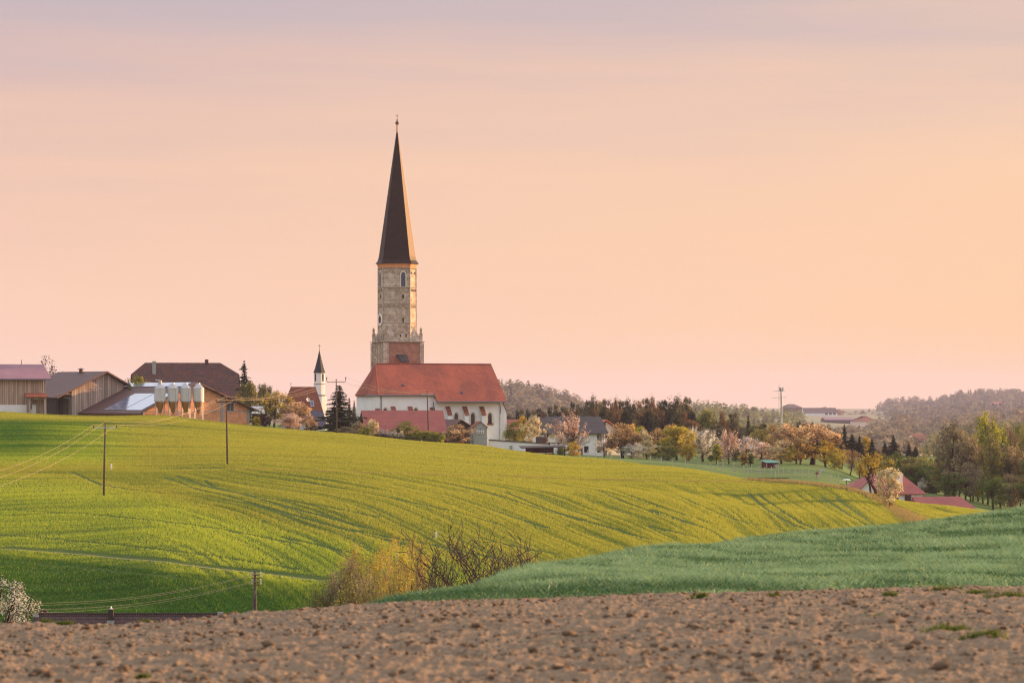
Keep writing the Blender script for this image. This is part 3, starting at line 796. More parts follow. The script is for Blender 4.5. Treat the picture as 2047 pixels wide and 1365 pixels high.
def barn_brick():
    f = Fr(394, 676, 40); r = f.root('brick_barn', 'long low hollow-brick barn with solar panels on its brown roof', 'barn')
    g0, g1, ga = f.lx(283), f.lx(509), f.lx(394); L = 34.0
    za, z0, z1, zb = f.lz(764), f.lz(822, g0), f.lz(818, g1), f.lz(845)
    def zat(x): return za - (ga-x)*(za-z0)/(ga-g0) if x < ga else za - (x-ga)*(za-z1)/(g1-ga)
    i0, i1 = g0+.7, f.lx(501)
    MB().prism([(i0,zb-2),(i1,zb-2),(i1,zat(i1)-.35),(ga,za-.35),(i0,zat(i0)-.35)], .6, L, 'y').build('wall', M_hollow, r)
    pil = MB()
    for px in (446, 499): pil.box(f.lx(px)-.35, f.lx(px)+.35, .5, .62, zb, zat(f.lx(px))-.5)
    pil.box(i0+.2, i1-.2, .52, .61, f.lz(823), f.lz(821)); pil.build('concrete_frame', M_concrete, r)
    vs = [(g0-1,-.6,zat(g0-1)),(ga,-.6,za),(g1+.8,-.6,zat(g1+.8)),(g1+.8,L,zat(g1+.8)),(ga,L,za),(g0-1,L,zat(g0-1))]
    MB().thick(vs, [(0,1,4,5),(1,2,3,4)], .22).build('roof', M_brownsheet, r)
    b = MB()
    for (xa, xb) in ((g0-1, ga), (ga, g1+.8)):
        b.add([(xa,-.68,zat(xa)-.3),(xb,-.68,zat(xb)-.3),(xb,-.68,zat(xb)+.05),(xa,-.68,zat(xa)+.05),(xa,-.61,zat(xa)-.3),(xb,-.61,zat(xb)-.3),(xb,-.61,zat(xb)+.05),(xa,-.61,zat(xa)+.05)],
              [(0,1,2,3),(7,6,5,4),(0,4,5,1),(1,5,6,2),(2,6,7,3),(3,7,4,0)])
    b.build('bargeboard', M_trim, r)
    def panel(xa, xb, ya, yb):
        n = Vector((-(za-z0), 0, (ga-g0))).normalized()*.12
        vs = [Vector((xa,ya,zat(xa)))+n, Vector((xb,ya,zat(xb)))+n, Vector((xb,yb,zat(xb)))+n, Vector((xa,yb,zat(xa)))+n]
        MB().thick(vs, [(0,1,2,3)], .06, -n.normalized()).build('solar_panel', M_solar, r)
    s = lambda t: g0 + (ga-g0)*t
    panel(s(.03), s(.6), .8, 8.6); panel(s(.03), s(.6), 9.0, 17.5); panel(s(.85), s(.985), 2, 31)
    wall_window(r, f.lx(462.5), f.lz(822), 2.2, 2.0, y=.6, frame=M_plaster, pane=M_glass)
    MB().box(f.lx(484), f.lx(486), .3, .6, f.lz(825), f.lz(823)).build('lamp', M_white, r)
    dd = MB().box(f.lx(288), f.lx(291), .5, .6, zb, f.lz(821)).build('door', M_white, r)
barn_brick()

def silo(px, d, label, flat):
    f = Fr(px, d, 0); r = f.root('feed_silo', label, 'silo', 'feed silos at the brick barn'); k = d/FPX
    R0 = 11.0*k; zt, zs, zc, zl = f.lz(767), f.lz(776), f.lz(802), f.lz(829)
    n = 24 if flat else 14
    MB().lathe([(R0,zc),(R0,zs)], 0, 0, n, R(14)).build('shell', M_silo, r, smooth=False)
    MB().lathe([(R0*1.03,zs-.08),(R0*1.03,zs+.02),(R0*.28,zt),(R0*.25,zt+.15)], 0, 0, n, R(14)).build('cone_roof', M_metal, r)
    MB().lathe([(.25,zl+.3),(R0*.985,zc-.02),(R0*.9,zc+.01)], 0, 0, n, R(14)).build('hopper', M_hopper, r)
    MB().lathe([(R0*1.02,zc-.12),(R0*1.02,zc+.12)], 0, 0, n, R(14)).build('ring', M_metal, r)
    for kk in range(4):
        a = R(45+90*kk); MB().tube([(R0*1.0*math.cos(a), R0*1.0*math.sin(a), zl-2.5), (R0*1.0*math.cos(a), R0*1.0*math.sin(a), zc)], .07, 5).build('leg', M_metal, r)
    if flat:
        MB().lathe([(.42,zt-.1),(.42,zt+.7),(.3,zt+.8)], 0, 0, 12).build('cap', M_metal, r)
        MB().tube([(-.1,0,zt+.75),(-1.1,-.1,zt+.85)], .12, 6).build('cap_arm', M_silo, r)
        MB().tube([(-R0*1.06,-.2,zc),(-R0*1.06,-.2,zs+.3),(-R0*.8,-.2,zs+.9),(-.4,-.1,zs+1.0)], .05, 5).build('fill_pipe', M_metal, r)
    else:
        MB().tube([(-R0*1.02,-.3,zs-1.2),(-R0*.98,-.3,zs+.2),(-R0*.6,-.2,zs+.9),(-.2,0,zt)], .06, 5).build('fill_pipe', M_metal, r)
        MB().tube([(R0*.55,-R0*.9,zl),(R0*.55,-R0*.9,zt-.5)], .05, 5).build('ladder_rail', M_metal, r)
silo(320, 650, 'round cylindrical feed silo topped by a cap with a sideways arm', True)
silo(346, 651, 'faceted feed silo right beside the round capped one', False)
silo(371.5, 652, 'faceted feed silo standing third in the row of silos', False)
silo(397, 653, 'faceted feed silo at the end of the row near the brick gable', False)

def farmhouse_old():
    f = Fr(272, 752, 10); r = f.root('old_farmhouse', 'large old farmhouse with dark mottled half-hipped tile roof', 'farmhouse')
    w = 19; x0, x1 = f.lx(270), f.lx(478); zb = f.lz(850); ze = f.lz(796); zr = f.lz(725, f.lx(360, w/2), w/2)
    xr0, xr1 = f.lx(290, w/2), f.lx(434, w/2); hz = zr - 3.1
    mb = MB(); walls_x(mb, x0, x1, 0, w, zb, ze, zr-.3, cut=hz-.4); mb.build('wall', M_plaster2, r)
    vs, fs = roof_x(x0, x1, 0, w, ze+.1, zr, og=.6, oe=.9, hip0=max(1, xr0-x0+.6), hip1=max(1, x1-xr1+.6)*.85, hz0=hz, hz1=hz)
    ro = MB().thick(vs, fs, .3).build('roof', M_oldtile, r)
    yc = w*.36; zc = ze + (zr-ze)*(yc/(w/2)); xc = f.lx(308, yc)
    MB().box(xc-.5, xc+.5, yc-.5, yc+.5, zc-.5, zr+.35).build('chimney', M_concrete, ro)
    xc = f.lx(413, w/2); MB().box(xc-.45, xc+.45, w/2-.5, w/2+.5, zr-.4, zr+.9).build('chimney', M_oldtile, ro)
    for px in (300, 340, 380, 420): wall_window(r, f.lx(px), f.lz(815), 1.1, 1.5)
farmhouse_old()

def dish_house():
    f = Fr(580, 716, 14); r = f.root('tile_house', 'house with tall red tile roof carrying a satellite dish and skylight', 'house')
    w = 9.0; x0, x1 = f.lx(574), f.lx(644); zb = f.lz(860); ze = f.lz(823); zr = f.lz(773, f.lx(600, w/2), w/2)
    mb = MB(); walls_x(mb, x0, x1, 0, w, zb, ze, zr-.3, cut=ze+.01); mb.build('wall', M_plaster, r)
    xr0, xr1 = f.lx(581.5, w/2), f.lx(631, w/2)
    vs, fs = roof_x(x0, x1, 0, w, ze, zr, og=.4, oe=.4, hip0=xr0-x0+.4, hip1=x1-xr1+.4)
    ro = MB().thick(vs, fs, .2).build('roof', M_orangetile, r)
    MB().tube([(xr0,w/2,zr),(xr0,w/2,zr+.7),(xr0,w/2,zr+1.0)], [.08,.06,.14], 6).build('finial', M_stonedk, ro)
    def yz(py, lx):   # point on the front slope on sight line py
        t = np.linspace(0, 1, 200); y = t*w/2; z = ze + (zr-ze)*t
        e = [abs(f.lz(py, lx, yy)-zz) for yy, zz in zip(y, z)]; k = int(np.argmin(e)); return y[k], z[k]
    xs = f.lx(626); y_, z_ = yz(812.5, xs); y2, z2 = yz(801, xs); nn = Vector((0, -(zr-ze), w/2)).normalized()*.1
    fr_ = MB().thick([Vector((xs-.42,y_,z_))+nn, Vector((xs+.42,y_,z_))+nn, Vector((xs+.42,y2,z2))+nn, Vector((xs-.42,y2,z2))+nn], [(0,1,2,3)], .12, -nn.normalized()).build('skylight', M_metal, ro)
    n2 = nn*1.35; dz = (z2-z_)*.12; dy = (y2-y_)*.12
    MB().thick([Vector((xs-.3,y_+dy,z_+dz))+n2, Vector((xs+.3,y_+dy,z_+dz))+n2, Vector((xs+.3,y2-dy,z2-dz))+n2, Vector((xs-.3,y2-dy,z2-dz))+n2], [(0,1,2,3)], .03, -nn.normalized()).build('pane', M_bluegl, fr_)
    xd = f.lx(615.5); y_, z_ = yz(803, xd)
    di = MB().lathe([(.02,0),(.3,.05),(.52,.18),(.55,.2),(.5,.2),(.28,.1),(.02,.05)], 0, 0, 14); di.xf(Matrix.Translation((xd+.2,y_-.5,z_+.5)) @ Matrix.Rotation(R(70),4,'X') @ Matrix.Rotation(R(25),4,'Y'))
    dn = di.build('satellite_dish', M_silo, ro); MB().tube([(xd,y_,z_),(xd+.1,y_-.3,z_+.6)], .05, 5).build('mast', M_metal, dn); MB().tube([(xd+.25,y_-.1,z_),(xd+.25,y_-.1,z_+2.6)], .035, 5).build('aerial', M_metal, ro)
    # lower slate-covered outshot
    xa, xb = f.lx(611, -4), f.lx(652.5, -4); zt = f.lz(821)
    vs = [(xa,-4.5,f.lz(852,xa,-4.5)),(xb,-4.5,f.lz(852,xb,-4.5)),(xb-.2,-.42,zt),(xa-.2,-.42,zt)]
    MB().thick(vs, [(0,1,2,3)], .25).build('outshot_roof', M_slate, r)
    MB().box(xa+.3, xb-.3, -4.1, -.02, zb, f.lz(853,xa,-4.5)).build('outshot_wall', M_plaster, r)
dish_house()

def small_chapel():
    f = Fr(638.5, 735, 20); r = f.root('chapel_steeple', 'slim white chapel steeple with dark pointed roof behind the dish house', 'chapel')
    k = 735/FPX; z = lambda py: f.lz(py)
    MB().lathe([(14.5*k,z(860)),(14.5*k,z(795)),(12.6*k,z(790)),(11.6*k,z(781)),(11.4*k,z(745))], 0, 0, 8, R(22.5-20)).build('wall', M_plaster, r)
    MB().lathe([(11.9*k,z(768.4)),(12.1*k,z(767.8)),(12.1*k,z(767)),(11.5*k,z(766.6))], 0, 0, 8, R(22.5-20)).build('cornice', M_concrete, r)
    MB().lathe([(14.9*k,z(791)),(15.1*k,z(790)),(14.6*k,z(789.4)),(12.6*k,z(788.4))], 0, 0, 8, R(22.5-20)).build('cornice', M_concrete, r)
    sp = MB().lathe([(12.8*k,z(745.3)),(11.2*k,z(741)),(8.3*k,z(732)),(4.6*k,z(718)),(1.8*k,z(706)),(.4*k,z(701))], 0, 0, 8, R(22.5-20)).build('spire', M_spiredark, r)
    MB().lathe([(.5*k,z(702)),(.9*k,z(700.5)),(.4*k,z(699.2)),(.3*k,z(698))], 0, 0, 8).build('ball', M_gold, sp)
    MB().tube([(0,0,z(700)),(0,0,z(688))], .05, 5).tube([(-.45,0,z(691)),(.45,0,z(691))], .045, 5).build('cross', M_gold, sp)
    for i in range(8):
        a = R(45*i + 45 - 20); rr = 11.5*k*math.cos(R(22.5))
        M = Matrix.Rotation(a, 4, 'Z')
        if i % 2: continue
        b = MB().prism(lancet(.5, 2.0), -rr-.03, -rr+.05, 'y'); b.v = [(p[0], p[1], p[2]+z(762)) for p in b.v]; b.xf(M); b.build('window', M_glass, r)
small_chapel()

def barn_red():
    f = Fr(735, 655, 13); r = f.root('red_barn', 'low barn under a broad red ribbed tile roof before the church', 'barn')
    w = 9.5; x0, x1 = f.lx(735), f.lx(888); zb = f.lz(892); ze = f.lz(862); zr = f.lz(820, f.lx(800,w/2), w/2)
    mb = MB(); walls_x(mb, x0, x1, 0, w, zb, ze, zr-.35); mb.build('wall', M_timber, r)
    vs, fs = roof_x(x0, x1, 0, w, ze+.1, zr, og=.7, oe=.7); MB().thick(vs, fs, .22).build('roof', M_redtile, r)
    MB().tube([(x0-.6,-.8,ze-.55),(x1+.6,-.8,ze-.55)], .1, 6).build('gutter', M_gutter, r)
    for px in (842, 872, 886): x = f.lx(px); MB().box(x-.1, x+.1, -.5, -.25, zb, ze-.2).build('post', M_post, r)
    for px in (852, 862): MB().box(f.lx(px)-1.0, f.lx(px)+1.0, -.06, -.005, zb, ze-.7).build('door', M_brownsheet, r)
barn_red()

def shed_dark():
    f = Fr(922, 672, 38); r = f.root('gabled_shed', 'small black timber shed with brown roof beside the transformer tower', 'shed')
    g0, g1, ga = f.lx(893), f.lx(951), f.lx(921); L = 9.5
    za, zb = f.lz(838), f.lz(905); z0 = f.lz(856, g0); z1 = f.lz(855, g1)
    MB().prism([(g0+.4,zb),(g1-.4,zb),(g1-.4,z1-.1),(ga,za-.35),(g0+.4,z0-.1)], .4, L, 'y').build('wall', M_timber, r)
    vs = [(g0-.3,-.3,z0-.25),(ga,-.3,za),(g1+.3,-.3,z1-.25),(g1+.3,L,z1-.25),(ga,L,za),(g0-.3,L,z0-.25)]
    MB().thick(vs, [(0,1,4,5),(1,2,3,4)], .2).build('roof', M_brownsheet, r)
    MB().box(ga-1.2, ga+1.2, .33, .395, zb, zb+5.2).build('door', M_trim, r)
shed_dark()

def transformer():
    f = Fr(960, 648, 14); r = f.root('transformer_tower', 'narrow grey concrete transformer tower with three bushings under its gable', 'tower')
    x0, x1 = f.lx(946.5), f.lx(973.5); xm = (x0+x1)/2; zb, ze, za = f.lz(900), f.lz(853), f.lz(843); D = 3.0
    MB().prism([(x0,zb),(x1,zb),(x1,ze),(xm,za),(x0,ze)], 0, D, 'y').build('wall', M_concrete, r)
    vs = [(x0-.25,-.25,ze-.15),(xm,-.25,za+.15),(x1+.25,-.25,ze-.15),(x1+.25,D+.2,ze-.15),(xm,D+.2,za+.15),(x0-.25,D+.2,ze-.15)]
    MB().thick(vs, [(0,1,4,5),(1,2,3,4)], .14).build('roof', M_orangetile, r)
    pl = MB().box(f.lx(952.5), f.lx(967.5), -.08, -.005, f.lz(866), f.lz(860)).build('bushing_plate', M_marker, r)
    for px in (955.5, 960, 964.5): x = f.lx(px); MB().tube([(x,-.09,f.lz(863)),(x,-.5,f.lz(862.6))], [.14,.1], 8).build('bushing', M_black, pl)
    MB().box(f.lx(952), f.lx(968), -.05, -.005, f.lz(868), f.lz(867)).build('ledge', M_stonedk, r)
    for px in (948.5, 960, 971.5): x = f.lx(px); MB().tube([(x,0,f.lz(858)),(x,-.7,f.lz(857.5)),(x,-.7,f.lz(856))], .06, 5).build('insulator', M_black, r)
transformer()

def white_wall():
    f = Fr(978, 652, 4); r = f.root('garden_wall', 'long white rendered wall with dark coping below the churchyard', 'wall')
    x0, x1 = f.lx(978), f.lx(1099)
    za, zbb = f.lz(880, x0), f.lz(888, x1)
    mb = MB(); n = 1
    mb.add([(x0,0,za-5),(x1,0,zbb-5),(x1,0,zbb),(x0,0,za),(x0,.4,za-5),(x1,.4,zbb-5),(x1,.4,zbb),(x0,.4,za)], [(0,1,2,3),(7,6,5,4),(0,4,5,1),(1,5,6,2),(2,6,7,3),(3,7,4,0)]); mb.build('wall_face', M_white, r)
    MB().add([(x0-.1,-.18,za),(x1+.1,-.18,zbb),(x1+.1,-.1,zbb+.25),(x0-.1,-.1,za+.25),(x0-.1,.55,za),(x1+.1,.55,zbb),(x1+.1,.5,zbb+.25),(x0-.1,.5,za+.25)], [(0,1,2,3),(7,6,5,4),(0,4,5,1),(1,5,6,2),(2,6,7,3),(3,7,4,0)]).build('coping', M_darkroof, r)
    MB().box(f.lx(1019), f.lx(1024), -.25, -.01, f.lz(910), f.lz(890)).build('meter_box', M_concrete, r)
white_wall()

def open_shed():
    f = Fr(1085, 640, 6); r = f.root('open_shed', 'low open shed with flat dark roof in front of the white wall', 'shed')
    x0, x1 = f.lx(1045), f.lx(1130); zr = f.lz(893); zb = f.lz(925)
    MB().add([(x0-.4,-1,zr-.35),(x1,-1,zr-.1),(x1,3.5,zr+.2),(x0-.4,3.5,zr),(x0-.4,-1,zr-.12),(x1,-1,zr+.12),(x1,3.5,zr+.4),(x0-.4,3.5,zr+.22)], [(3,2,1,0),(4,5,6,7),(0,1,5,4),(1,2,6,5),(2,3,7,6),(3,0,4,7)]).build('roof', M_darkroof, r)
    MB().box(x0+1, f.lx(1110), 3.0, 3.3, zb, zr+.1).build('back_wall', M_maroon, r)
    for px in (1062, 1090, 1105, 1128): x = f.lx(px); MB().box(x-.09, x+.09, -.6, -.42, zb, zr-.2).build('post', M_timber, r)
    MB().box(f.lx(1060), f.lx(1105), -.4, -.3, zr-1.5, zr-1.35).build('rail', M_post, r)
open_shed()

def swing():
    f = Fr(1108, 646, 8); r = f.root('timber_frame', 'dark timber swing frame standing at the end of the white wall', 'swing frame')
    x0, x1 = f.lx(1099), f.lx(1118); zt, zb = f.lz(885), f.lz(912)
    MB().tube([(x0-.5,0,zt),(x1+.4,0,zt)], .1, 6).build('top_bar', M_timber, r)
    for x in (x0, x1-.2):
        for s in (-1, 1): MB().tube([(x,0,zt),(x+.35*s,.9*s,zb)], .09, 6).build('leg', M_timber, r)
swing()

def box_trailer():
    f = Fr(1078, 668, -12); r = f.root('box_trailer', 'dark box trailer with pale end parked behind the white wall', 'trailer')
    x0, x1 = f.lx(1071), f.lx(1092); zt, zb = f.lz(873), f.lz(887)
    MB().box(x0, x1, 0, 2.2, zb, zt).build('body', M_brownsheet, r); MB().box(f.lx(1065), x0-.01, .05, 2.15, zb, zt-.1).build('tailboard', M_marker, r)
    for x in (x0+.7, x1-.7):
        wl = MB().lathe([(.4,-.1),(.4,.1)], 0, 0, 14); wl.xf(Matrix.Translation((x,-.12,zb-.1)) @ Matrix.Rotation(R(90),4,'X')); wl.build('wheel', M_black, r)
box_trailer()

def white_farm():
    f = Fr(1078, 706, 15); r = f.root('white_farmhouse', 'two-storey white farmhouse with dark roof behind the cherry tree', 'farmhouse')
    w = 13.0; x0, x1 = f.lx(1078), f.lx(1208); zb = f.lz(925); ze = f.lz(863); zr = f.lz(832, f.lx(1120,w/2), w/2)
    mb = MB(); walls_x(mb, x0, x1, 0, w, zb, ze, zr-.4); mb.build('wall', M_white, r)
    vs, fs = roof_x(x0, x1, 0, w, ze+.1, zr, og=.9, oe=.8); ro = MB().thick(vs, fs, .25).build('roof', M_darkroof, r)
    MB().box(x0+.02, x1+.02, -.03, -.005, ze-.55, ze-.1).build('eaves_band', M_plaster2, r)
    gb = MB().prism([(.4,ze-.3),(w-.4,ze-.3),(w/2,zr-.6)], x0-.06, x0-.005, 'x').build('gable_cladding', M_plaster2, r)
    xc = f.lx(1180, w/2); 
    for px, py in ((1198,881),(1198,904),(1122,879),(1172,904),(1122,902),(1150,880),(1092,880)): wall_window(r, f.lx(px), f.lz(py), 1.0, 1.45, pane=M_glass, frame=M_trim)
    xd = f.lx(1160); MB().box(xd-.6, xd+.6, -.06, -.005, zb, f.lz(896)).build('door', M_trim, r)
    xc = f.lx(1085, w/2); MB().box(xc-.4, xc+.4, w/2-.4, w/2+.4, zr-.4, zr+1.0).build('chimney', M_oldtile, ro)
white_farm()

def annex_house():
    f = Fr(1209, 726, 40); r = f.root('gable_house', 'white house with peach gable and red canopy behind the bare apple tree', 'house')
    g0, g1, ga = f.lx(1176), f.lx(1246), f.lx(1211); L = 13
    za, zb = f.lz(838), f.lz(930); z0 = f.lz(861, g0); z1 = f.lz(861, g1)
    MB().prism([(g0+.6,zb),(g1-.6,zb),(g1-.6,z1),(ga,za-.4),(g0+.6,z0)], .6, L, 'y').build('wall', M_white, r)
    MB().prism([(g0+1.2,z0-.2),(g1-1.2,z1-.2),(ga,za-.9)], .52, .595, 'y').build('gable_cladding', M_plaster2, r)
    vs = [(g0-.4,-.2,z0-.3),(ga,-.2,za),(g1+.4,-.2,z1-.3),(g1+.4,L,z1-.3),(ga,L,za),(g0-.4,L,z0-.3)]
    MB().thick(vs, [(0,1,4,5),(1,2,3,4)], .22).build('roof', M_redtile, r)
    wall_window(r, f.lx(1209), f.lz(856), 1.3, 1.6, y=.52, frame=M_trim)
    xa, xb = f.lx(1207), f.lx(1236); zc = f.lz(887)
    MB().thick([(xa,-2.2,zc-.6),(xb,-2.2,zc-.6),(xb,.55,zc+.25),(xa,.55,zc+.25)], [(0,1,2,3)], .15).build('canopy', M_orangetile, r)
    MB().box(f.lx(1208.5), f.lx(1216.5), .5, .59, zb, f.lz(900)).build('door', M_bluegl, r)
    MB().box(f.lx(1223), f.lx(1224.6), .45, .59, f.lz(910), f.lz(903)).build('letterbox', M_metal, r)
annex_house()

def red_house_mid():
    f = Fr(1012, 742, 16); r = f.root('red_roofed_house', 'red-roofed house half hidden by yellow shrubs beside the church', 'house')
    w = 9; x0, x1 = f.lx(1004), f.lx(1060); zb = f.lz(905); ze = f.lz(866); zr = f.lz(838, f.lx(1030,w/2), w/2)
    mb = MB(); walls_x(mb, x0, x1, 0, w, zb, ze, zr-.3); mb.build('wall', M_plaster2, r)
    vs, fs = roof_x(x0, x1, 0, w, ze+.1, zr, og=.5, oe=.5); MB().thick(vs, fs, .2).build('roof', M_redtile, r)
    wall_window(r, f.lx(1040), f.lz(880), 1.0, 1.3)
red_house_mid()

def white_shed():
    f = Fr(516, 690, 8); r = f.root('metal_shed', 'little pale blue metal-roofed shed beside the brick gable', 'shed')
    x0, x1 = f.lx(505), f.lx(528); zb = f.lz(850); ze = f.lz(826); zr = f.lz(812)
    MB().box(x0, x1, 0, 3, zb, ze).build('wall', M_timber, r)
    MB().thick([(x0-.2,-.3,ze),(x1+.2,-.3,ze),(x1+.2,3,zr),(x0-.2,3,zr)], [(0,1,2,3)], .12).build('roof', M_silo, r)
white_shed()

# ================================================================ church
def church():
    f = Fr(868, 690, 22, z=None); f.z = -9.5
    r = f.root('church', 'tall gothic church with red roof, white nave and dark needle spire', 'church')
    W = 16.5
    xc = f.lx(868)                      # step between choir and nave
    x1 = f.lx(1004); xa = f.lx(757)     # nave end, where the apse begins
    zb = -3.0
    zen = f.lz(801, x1); zec = f.lz(785, xa); yr = W/2
    zr = f.lz(727.5, f.lx(870, yr), yr)
    xr0 = f.lx(750, yr)
    # walls: choir with three-sided end, nave a little taller in plan
    e = 4.0; xw = f.lx(717.5, W-e-.9)
    plan_c = [(xc,0),(xa,0),(xw,e+.9),(xw,W-e-.9),(xa,W),(xc,W)]
    mb = MB(); n = len(plan_c)
    mb.add([(x,y,zb) for x,y in plan_c]+[(x,y,zec) for x,y in plan_c], [tuple(range(n)),tuple(range(n,2*n))]+[(i,(i+1)%n,(i+1)%n+n,i+n) for i in range(n)])
    mb.build('choir_wall', M_plaster, r)
    mb = MB(); mb.prism([(-.55,zb),(W+.55,zb),(W+.55,zen),(yr,zr-.5),(-.55,zen)], xc+.02, x1, 'x'); mb.build('nave_wall', M_plaster, r)
    # roof
    s = (zr-zec)/yr
    def zy(y): return zr - abs(yr-y)*s
    oe = .55; yf = -oe; yb = W+oe
    ynf = yr - (zr-zen+.1)/s; ynb = yr + (zr-zen+.1)/s
    vs = [(xr0,yr,zr),(f.lx(985.5,yr),yr,zr),(xa-.2,yf,zy(yf)),(xc-.1,yf,zy(yf)),(xc-.1,ynf,zy(ynf)),(x1+.35,ynf,zy(ynf)),
          (xw-.6,e+.6,zy(yf)),(xw-.6,W-e-.6,zy(yf)),(xa-.2,yb,zy(yb)),(xc-.1,yb,zy(yb)),(xc-.1,ynb,zy(ynb)),(x1+.35,ynb,zy(ynb))]
    vs[1] = (x1+.35, yr, zr)
    fs = [(2,3,4,5,1,0),(6,2,0),(7,6,0),(8,7,0),(9,8,0,1,11,10)]
    ro = MB().thick(vs, fs, .3).build('roof', M_churchtile, r)
    MB().tube([(xr0,yr,zr),(xa-.2,yf,zy(yf)+.02)], .13, 6).tube([(xr0,yr,zr+.02),(x1+.3,yr,zr+.02)], .16, 6).tube([(xr0,yr,zr),(xw-.6,e+.6,zy(yf)+.02)], .12, 6).build('ridge_tile', M_churchtile, ro)
    for px, py in ((803,770.5),(914,785.5)):
        x = f.lx(px, 3); yy = np.linspace(0, yr, 300); k = int(np.argmin([abs(f.lz(py,x,q)-zy(q)) for q in yy])); y_ = yy[k]
        nn = Vector((0,-s,1)).normalized()*.12
        MB().thick([Vector((x-.35,y_-.25,zy(y_-.25)))+nn, Vector((x+.35,y_-.25,zy(y_-.25)))+nn, Vector((x+.35,y_+.25,zy(y_+.25)))+nn, Vector((x-.35,y_+.25,zy(y_+.25)))+nn], [(0,1,2,3)], .15, -nn.normalized()).build('roof_hatch', M_glass, ro)
    # gutters, downpipes, cornice
    g = MB().tube([(xw-.6,e+.6,zy(yf)-.15),(xa-.2,yf-.12,zy(yf)-.15),(xc,yf-.12,zy(yf)-.15)], .17, 6); g.build('gutter', M_gutter, r)
    MB().tube([(xc,ynf-.12,zy(ynf)-.15),(x1+.3,ynf-.12,zy(ynf)-.15)], .17, 6).build('gutter', M_gutter, r)
    for px, y in ((762,-.18),(866.5,-.75),(1000,-.75)):
        x = f.lx(px, y); zt = zec if px < 800 else zen
        MB().tube([(x,y,zb),(x,y,zt-.2)], .13, 6).build('downpipe', M_gutter, r)
    MB().box(xc+.1, x1-.02, -.67, -.555, zen-.75, zen-.45).box(xa+.1, xc-.02, -.12, -.005, zec-.9, zec-.6).build('cornice', M_reveal, r)
    # windows with lancet heads and buttresses with tiled caps
    def win(px, pyt, pyb, y):
        x = f.lx(px, y); zt, z0 = f.lz(pyt, x, y), f.lz(pyb, x, y)
        b = MB().prism(lancet(1.95, zt-z0+.55), y-.07, y-.005, 'y'); b.v = [(p[0]+x+.12, p[1], p[2]+z0-.2) for p in b.v]
        fo = b.build('window', M_reveal, r)
        b = MB().prism(lancet(.95, zt-z0), y-.13, y-.075, 'y'); b.v = [(p[0]+x, p[1], p[2]+z0) for p in b.v]; b.build('pane', M_glass, fo)
        sl = MB().add([(x-.7,y-.32,z0-.35),(x+.9,y-.32,z0-.35),(x+.9,y-.075,z0+.02),(x-.7,y-.075,z0+.02),(x-.7,y-.075,z0-.4),(x+.9,y-.075,z0-.4)], [(0,1,2,3),(0,4,5,1),(0,3,4),(1,5,2)]).build('sill', M_orangetile, fo)
    for px in (738, 770, 831): win(px, 815.5, 850, 0.0 if px > 757 else e*.4) if px > 757 else None
    for px, pb in ((878.5,848),(911.8,850),(945,851),(979,846)): win(px, 825, pb, -.55)
    def buttress(px, y, pyt=813, dep=1.5, wd=.95, slope=1.7, x=None, yaw=0):
        x = f.lx(px, y-dep*.4) if x is None else x; zt = f.lz(pyt, x, y-dep*.3)
        M = Matrix.Translation((x,y,0)) @ Matrix.Rotation(yaw,4,'Z')
        a = MB().prism([(-dep,zb),(-.01,zb),(-.01,zt),(-dep,zt-slope)], -wd/2, wd/2, 'x'); a.xf(M); bo = a.build('buttress', M_plaster, r)
        c = MB().thick([(-wd/2-.12,-dep-.22,zt-slope-.22),(wd/2+.12,-dep-.22,zt-slope-.22),(wd/2+.12,-.015,zt+.12),(-wd/2-.12,-.015,zt+.12)], [(0,1,2,3)], .14); c.xf(M); c.build('buttress_cap', M_orangetile, bo)
    for px in (787, 821): buttress(px, 0)
    for px in (896.5, 930.5, 964.5): buttress(px, -.55)
    buttress(0, -.1, 817, 1.7, x=xa-.3, yaw=R(-22)); buttress(0, 0, 815, 1.6, x=xc-.6, yaw=R(0))
    buttress(0, e+.9, 822, 1.6, x=xw, yaw=R(-65))
    M_ = None
    # corner buttress at the west end
    a = MB().prism([(x1,zb),(x1+.95,zb),(x1+.9,zb+9),(x1+.75,f.lz(822,x1)),(x1,f.lz(808,x1))], -.6, .35, 'y'); bo = a.build('buttress', M_plaster, r)
    MB().thick([(x1+.95,-.75,f.lz(823,x1)),(x1+.95,.5,f.lz(823,x1)),(x1+.01,.5,f.lz(804,x1)),(x1+.01,-.75,f.lz(804,x1))], [(0,1,2,3)], .14).build('buttress_cap', M_orangetile, bo)
    # ---------------- tower, on the far side of the choir
    S = 9.7; yT = W + S/2 - .6; xT = f.lx(793.9, yT); zt = lambda py: f.lz(py, xT, yT)
    T = Matrix.Translation((xT, yT, 0))
    h = S/2
    MB().box(xT-h, xT+h, yT-h, yT+h, zb, zt(684.5)).build('tower_base', M_stone, r)
    MB().box(xT-h+1.0, xT+h-.9, yT-h-.05, yT-h-.004, zt(727), zt(686)).build('brick_face', M_redbrick, r)
    c = MB()
    for (sx, sy) in ((-1,-1),(1,-1),(1,1),(-1,1)):
        c.box(xT+sx*h-(.75 if sx > 0 else .35), xT+sx*h+(.35 if sx > 0 else .75), yT+sy*h-(.75 if sy > 0 else .35), yT+sy*h+(.35 if sy > 0 else .75), zb, zt(685.5))
    c.build('corner_pier', M_stone, r)
    MB().box(xT-h-.5, xT+h+.5, yT-h-.5, yT+h+.5, zt(684.4), zt(683)).build('string_course', M_stonedk, r)
    # shallow niches on the narrow side
    nb = MB()
    for i in range(4):
        b = MB().prism(lancet(.8, 7.2), -h-.06, -h-.004, 'y'); b.v = [(p[0]-2.7+1.8*i, p[1], p[2]+zt(724)) for p in b.v]; b.xf(T @ Matrix.Rotation(R(-90),4,'Z')); nb.add(b.v, b.f)
    nb.build('blind_niche', M_stonedk, r)
    Ro = 4.72; ph = R(22.5)
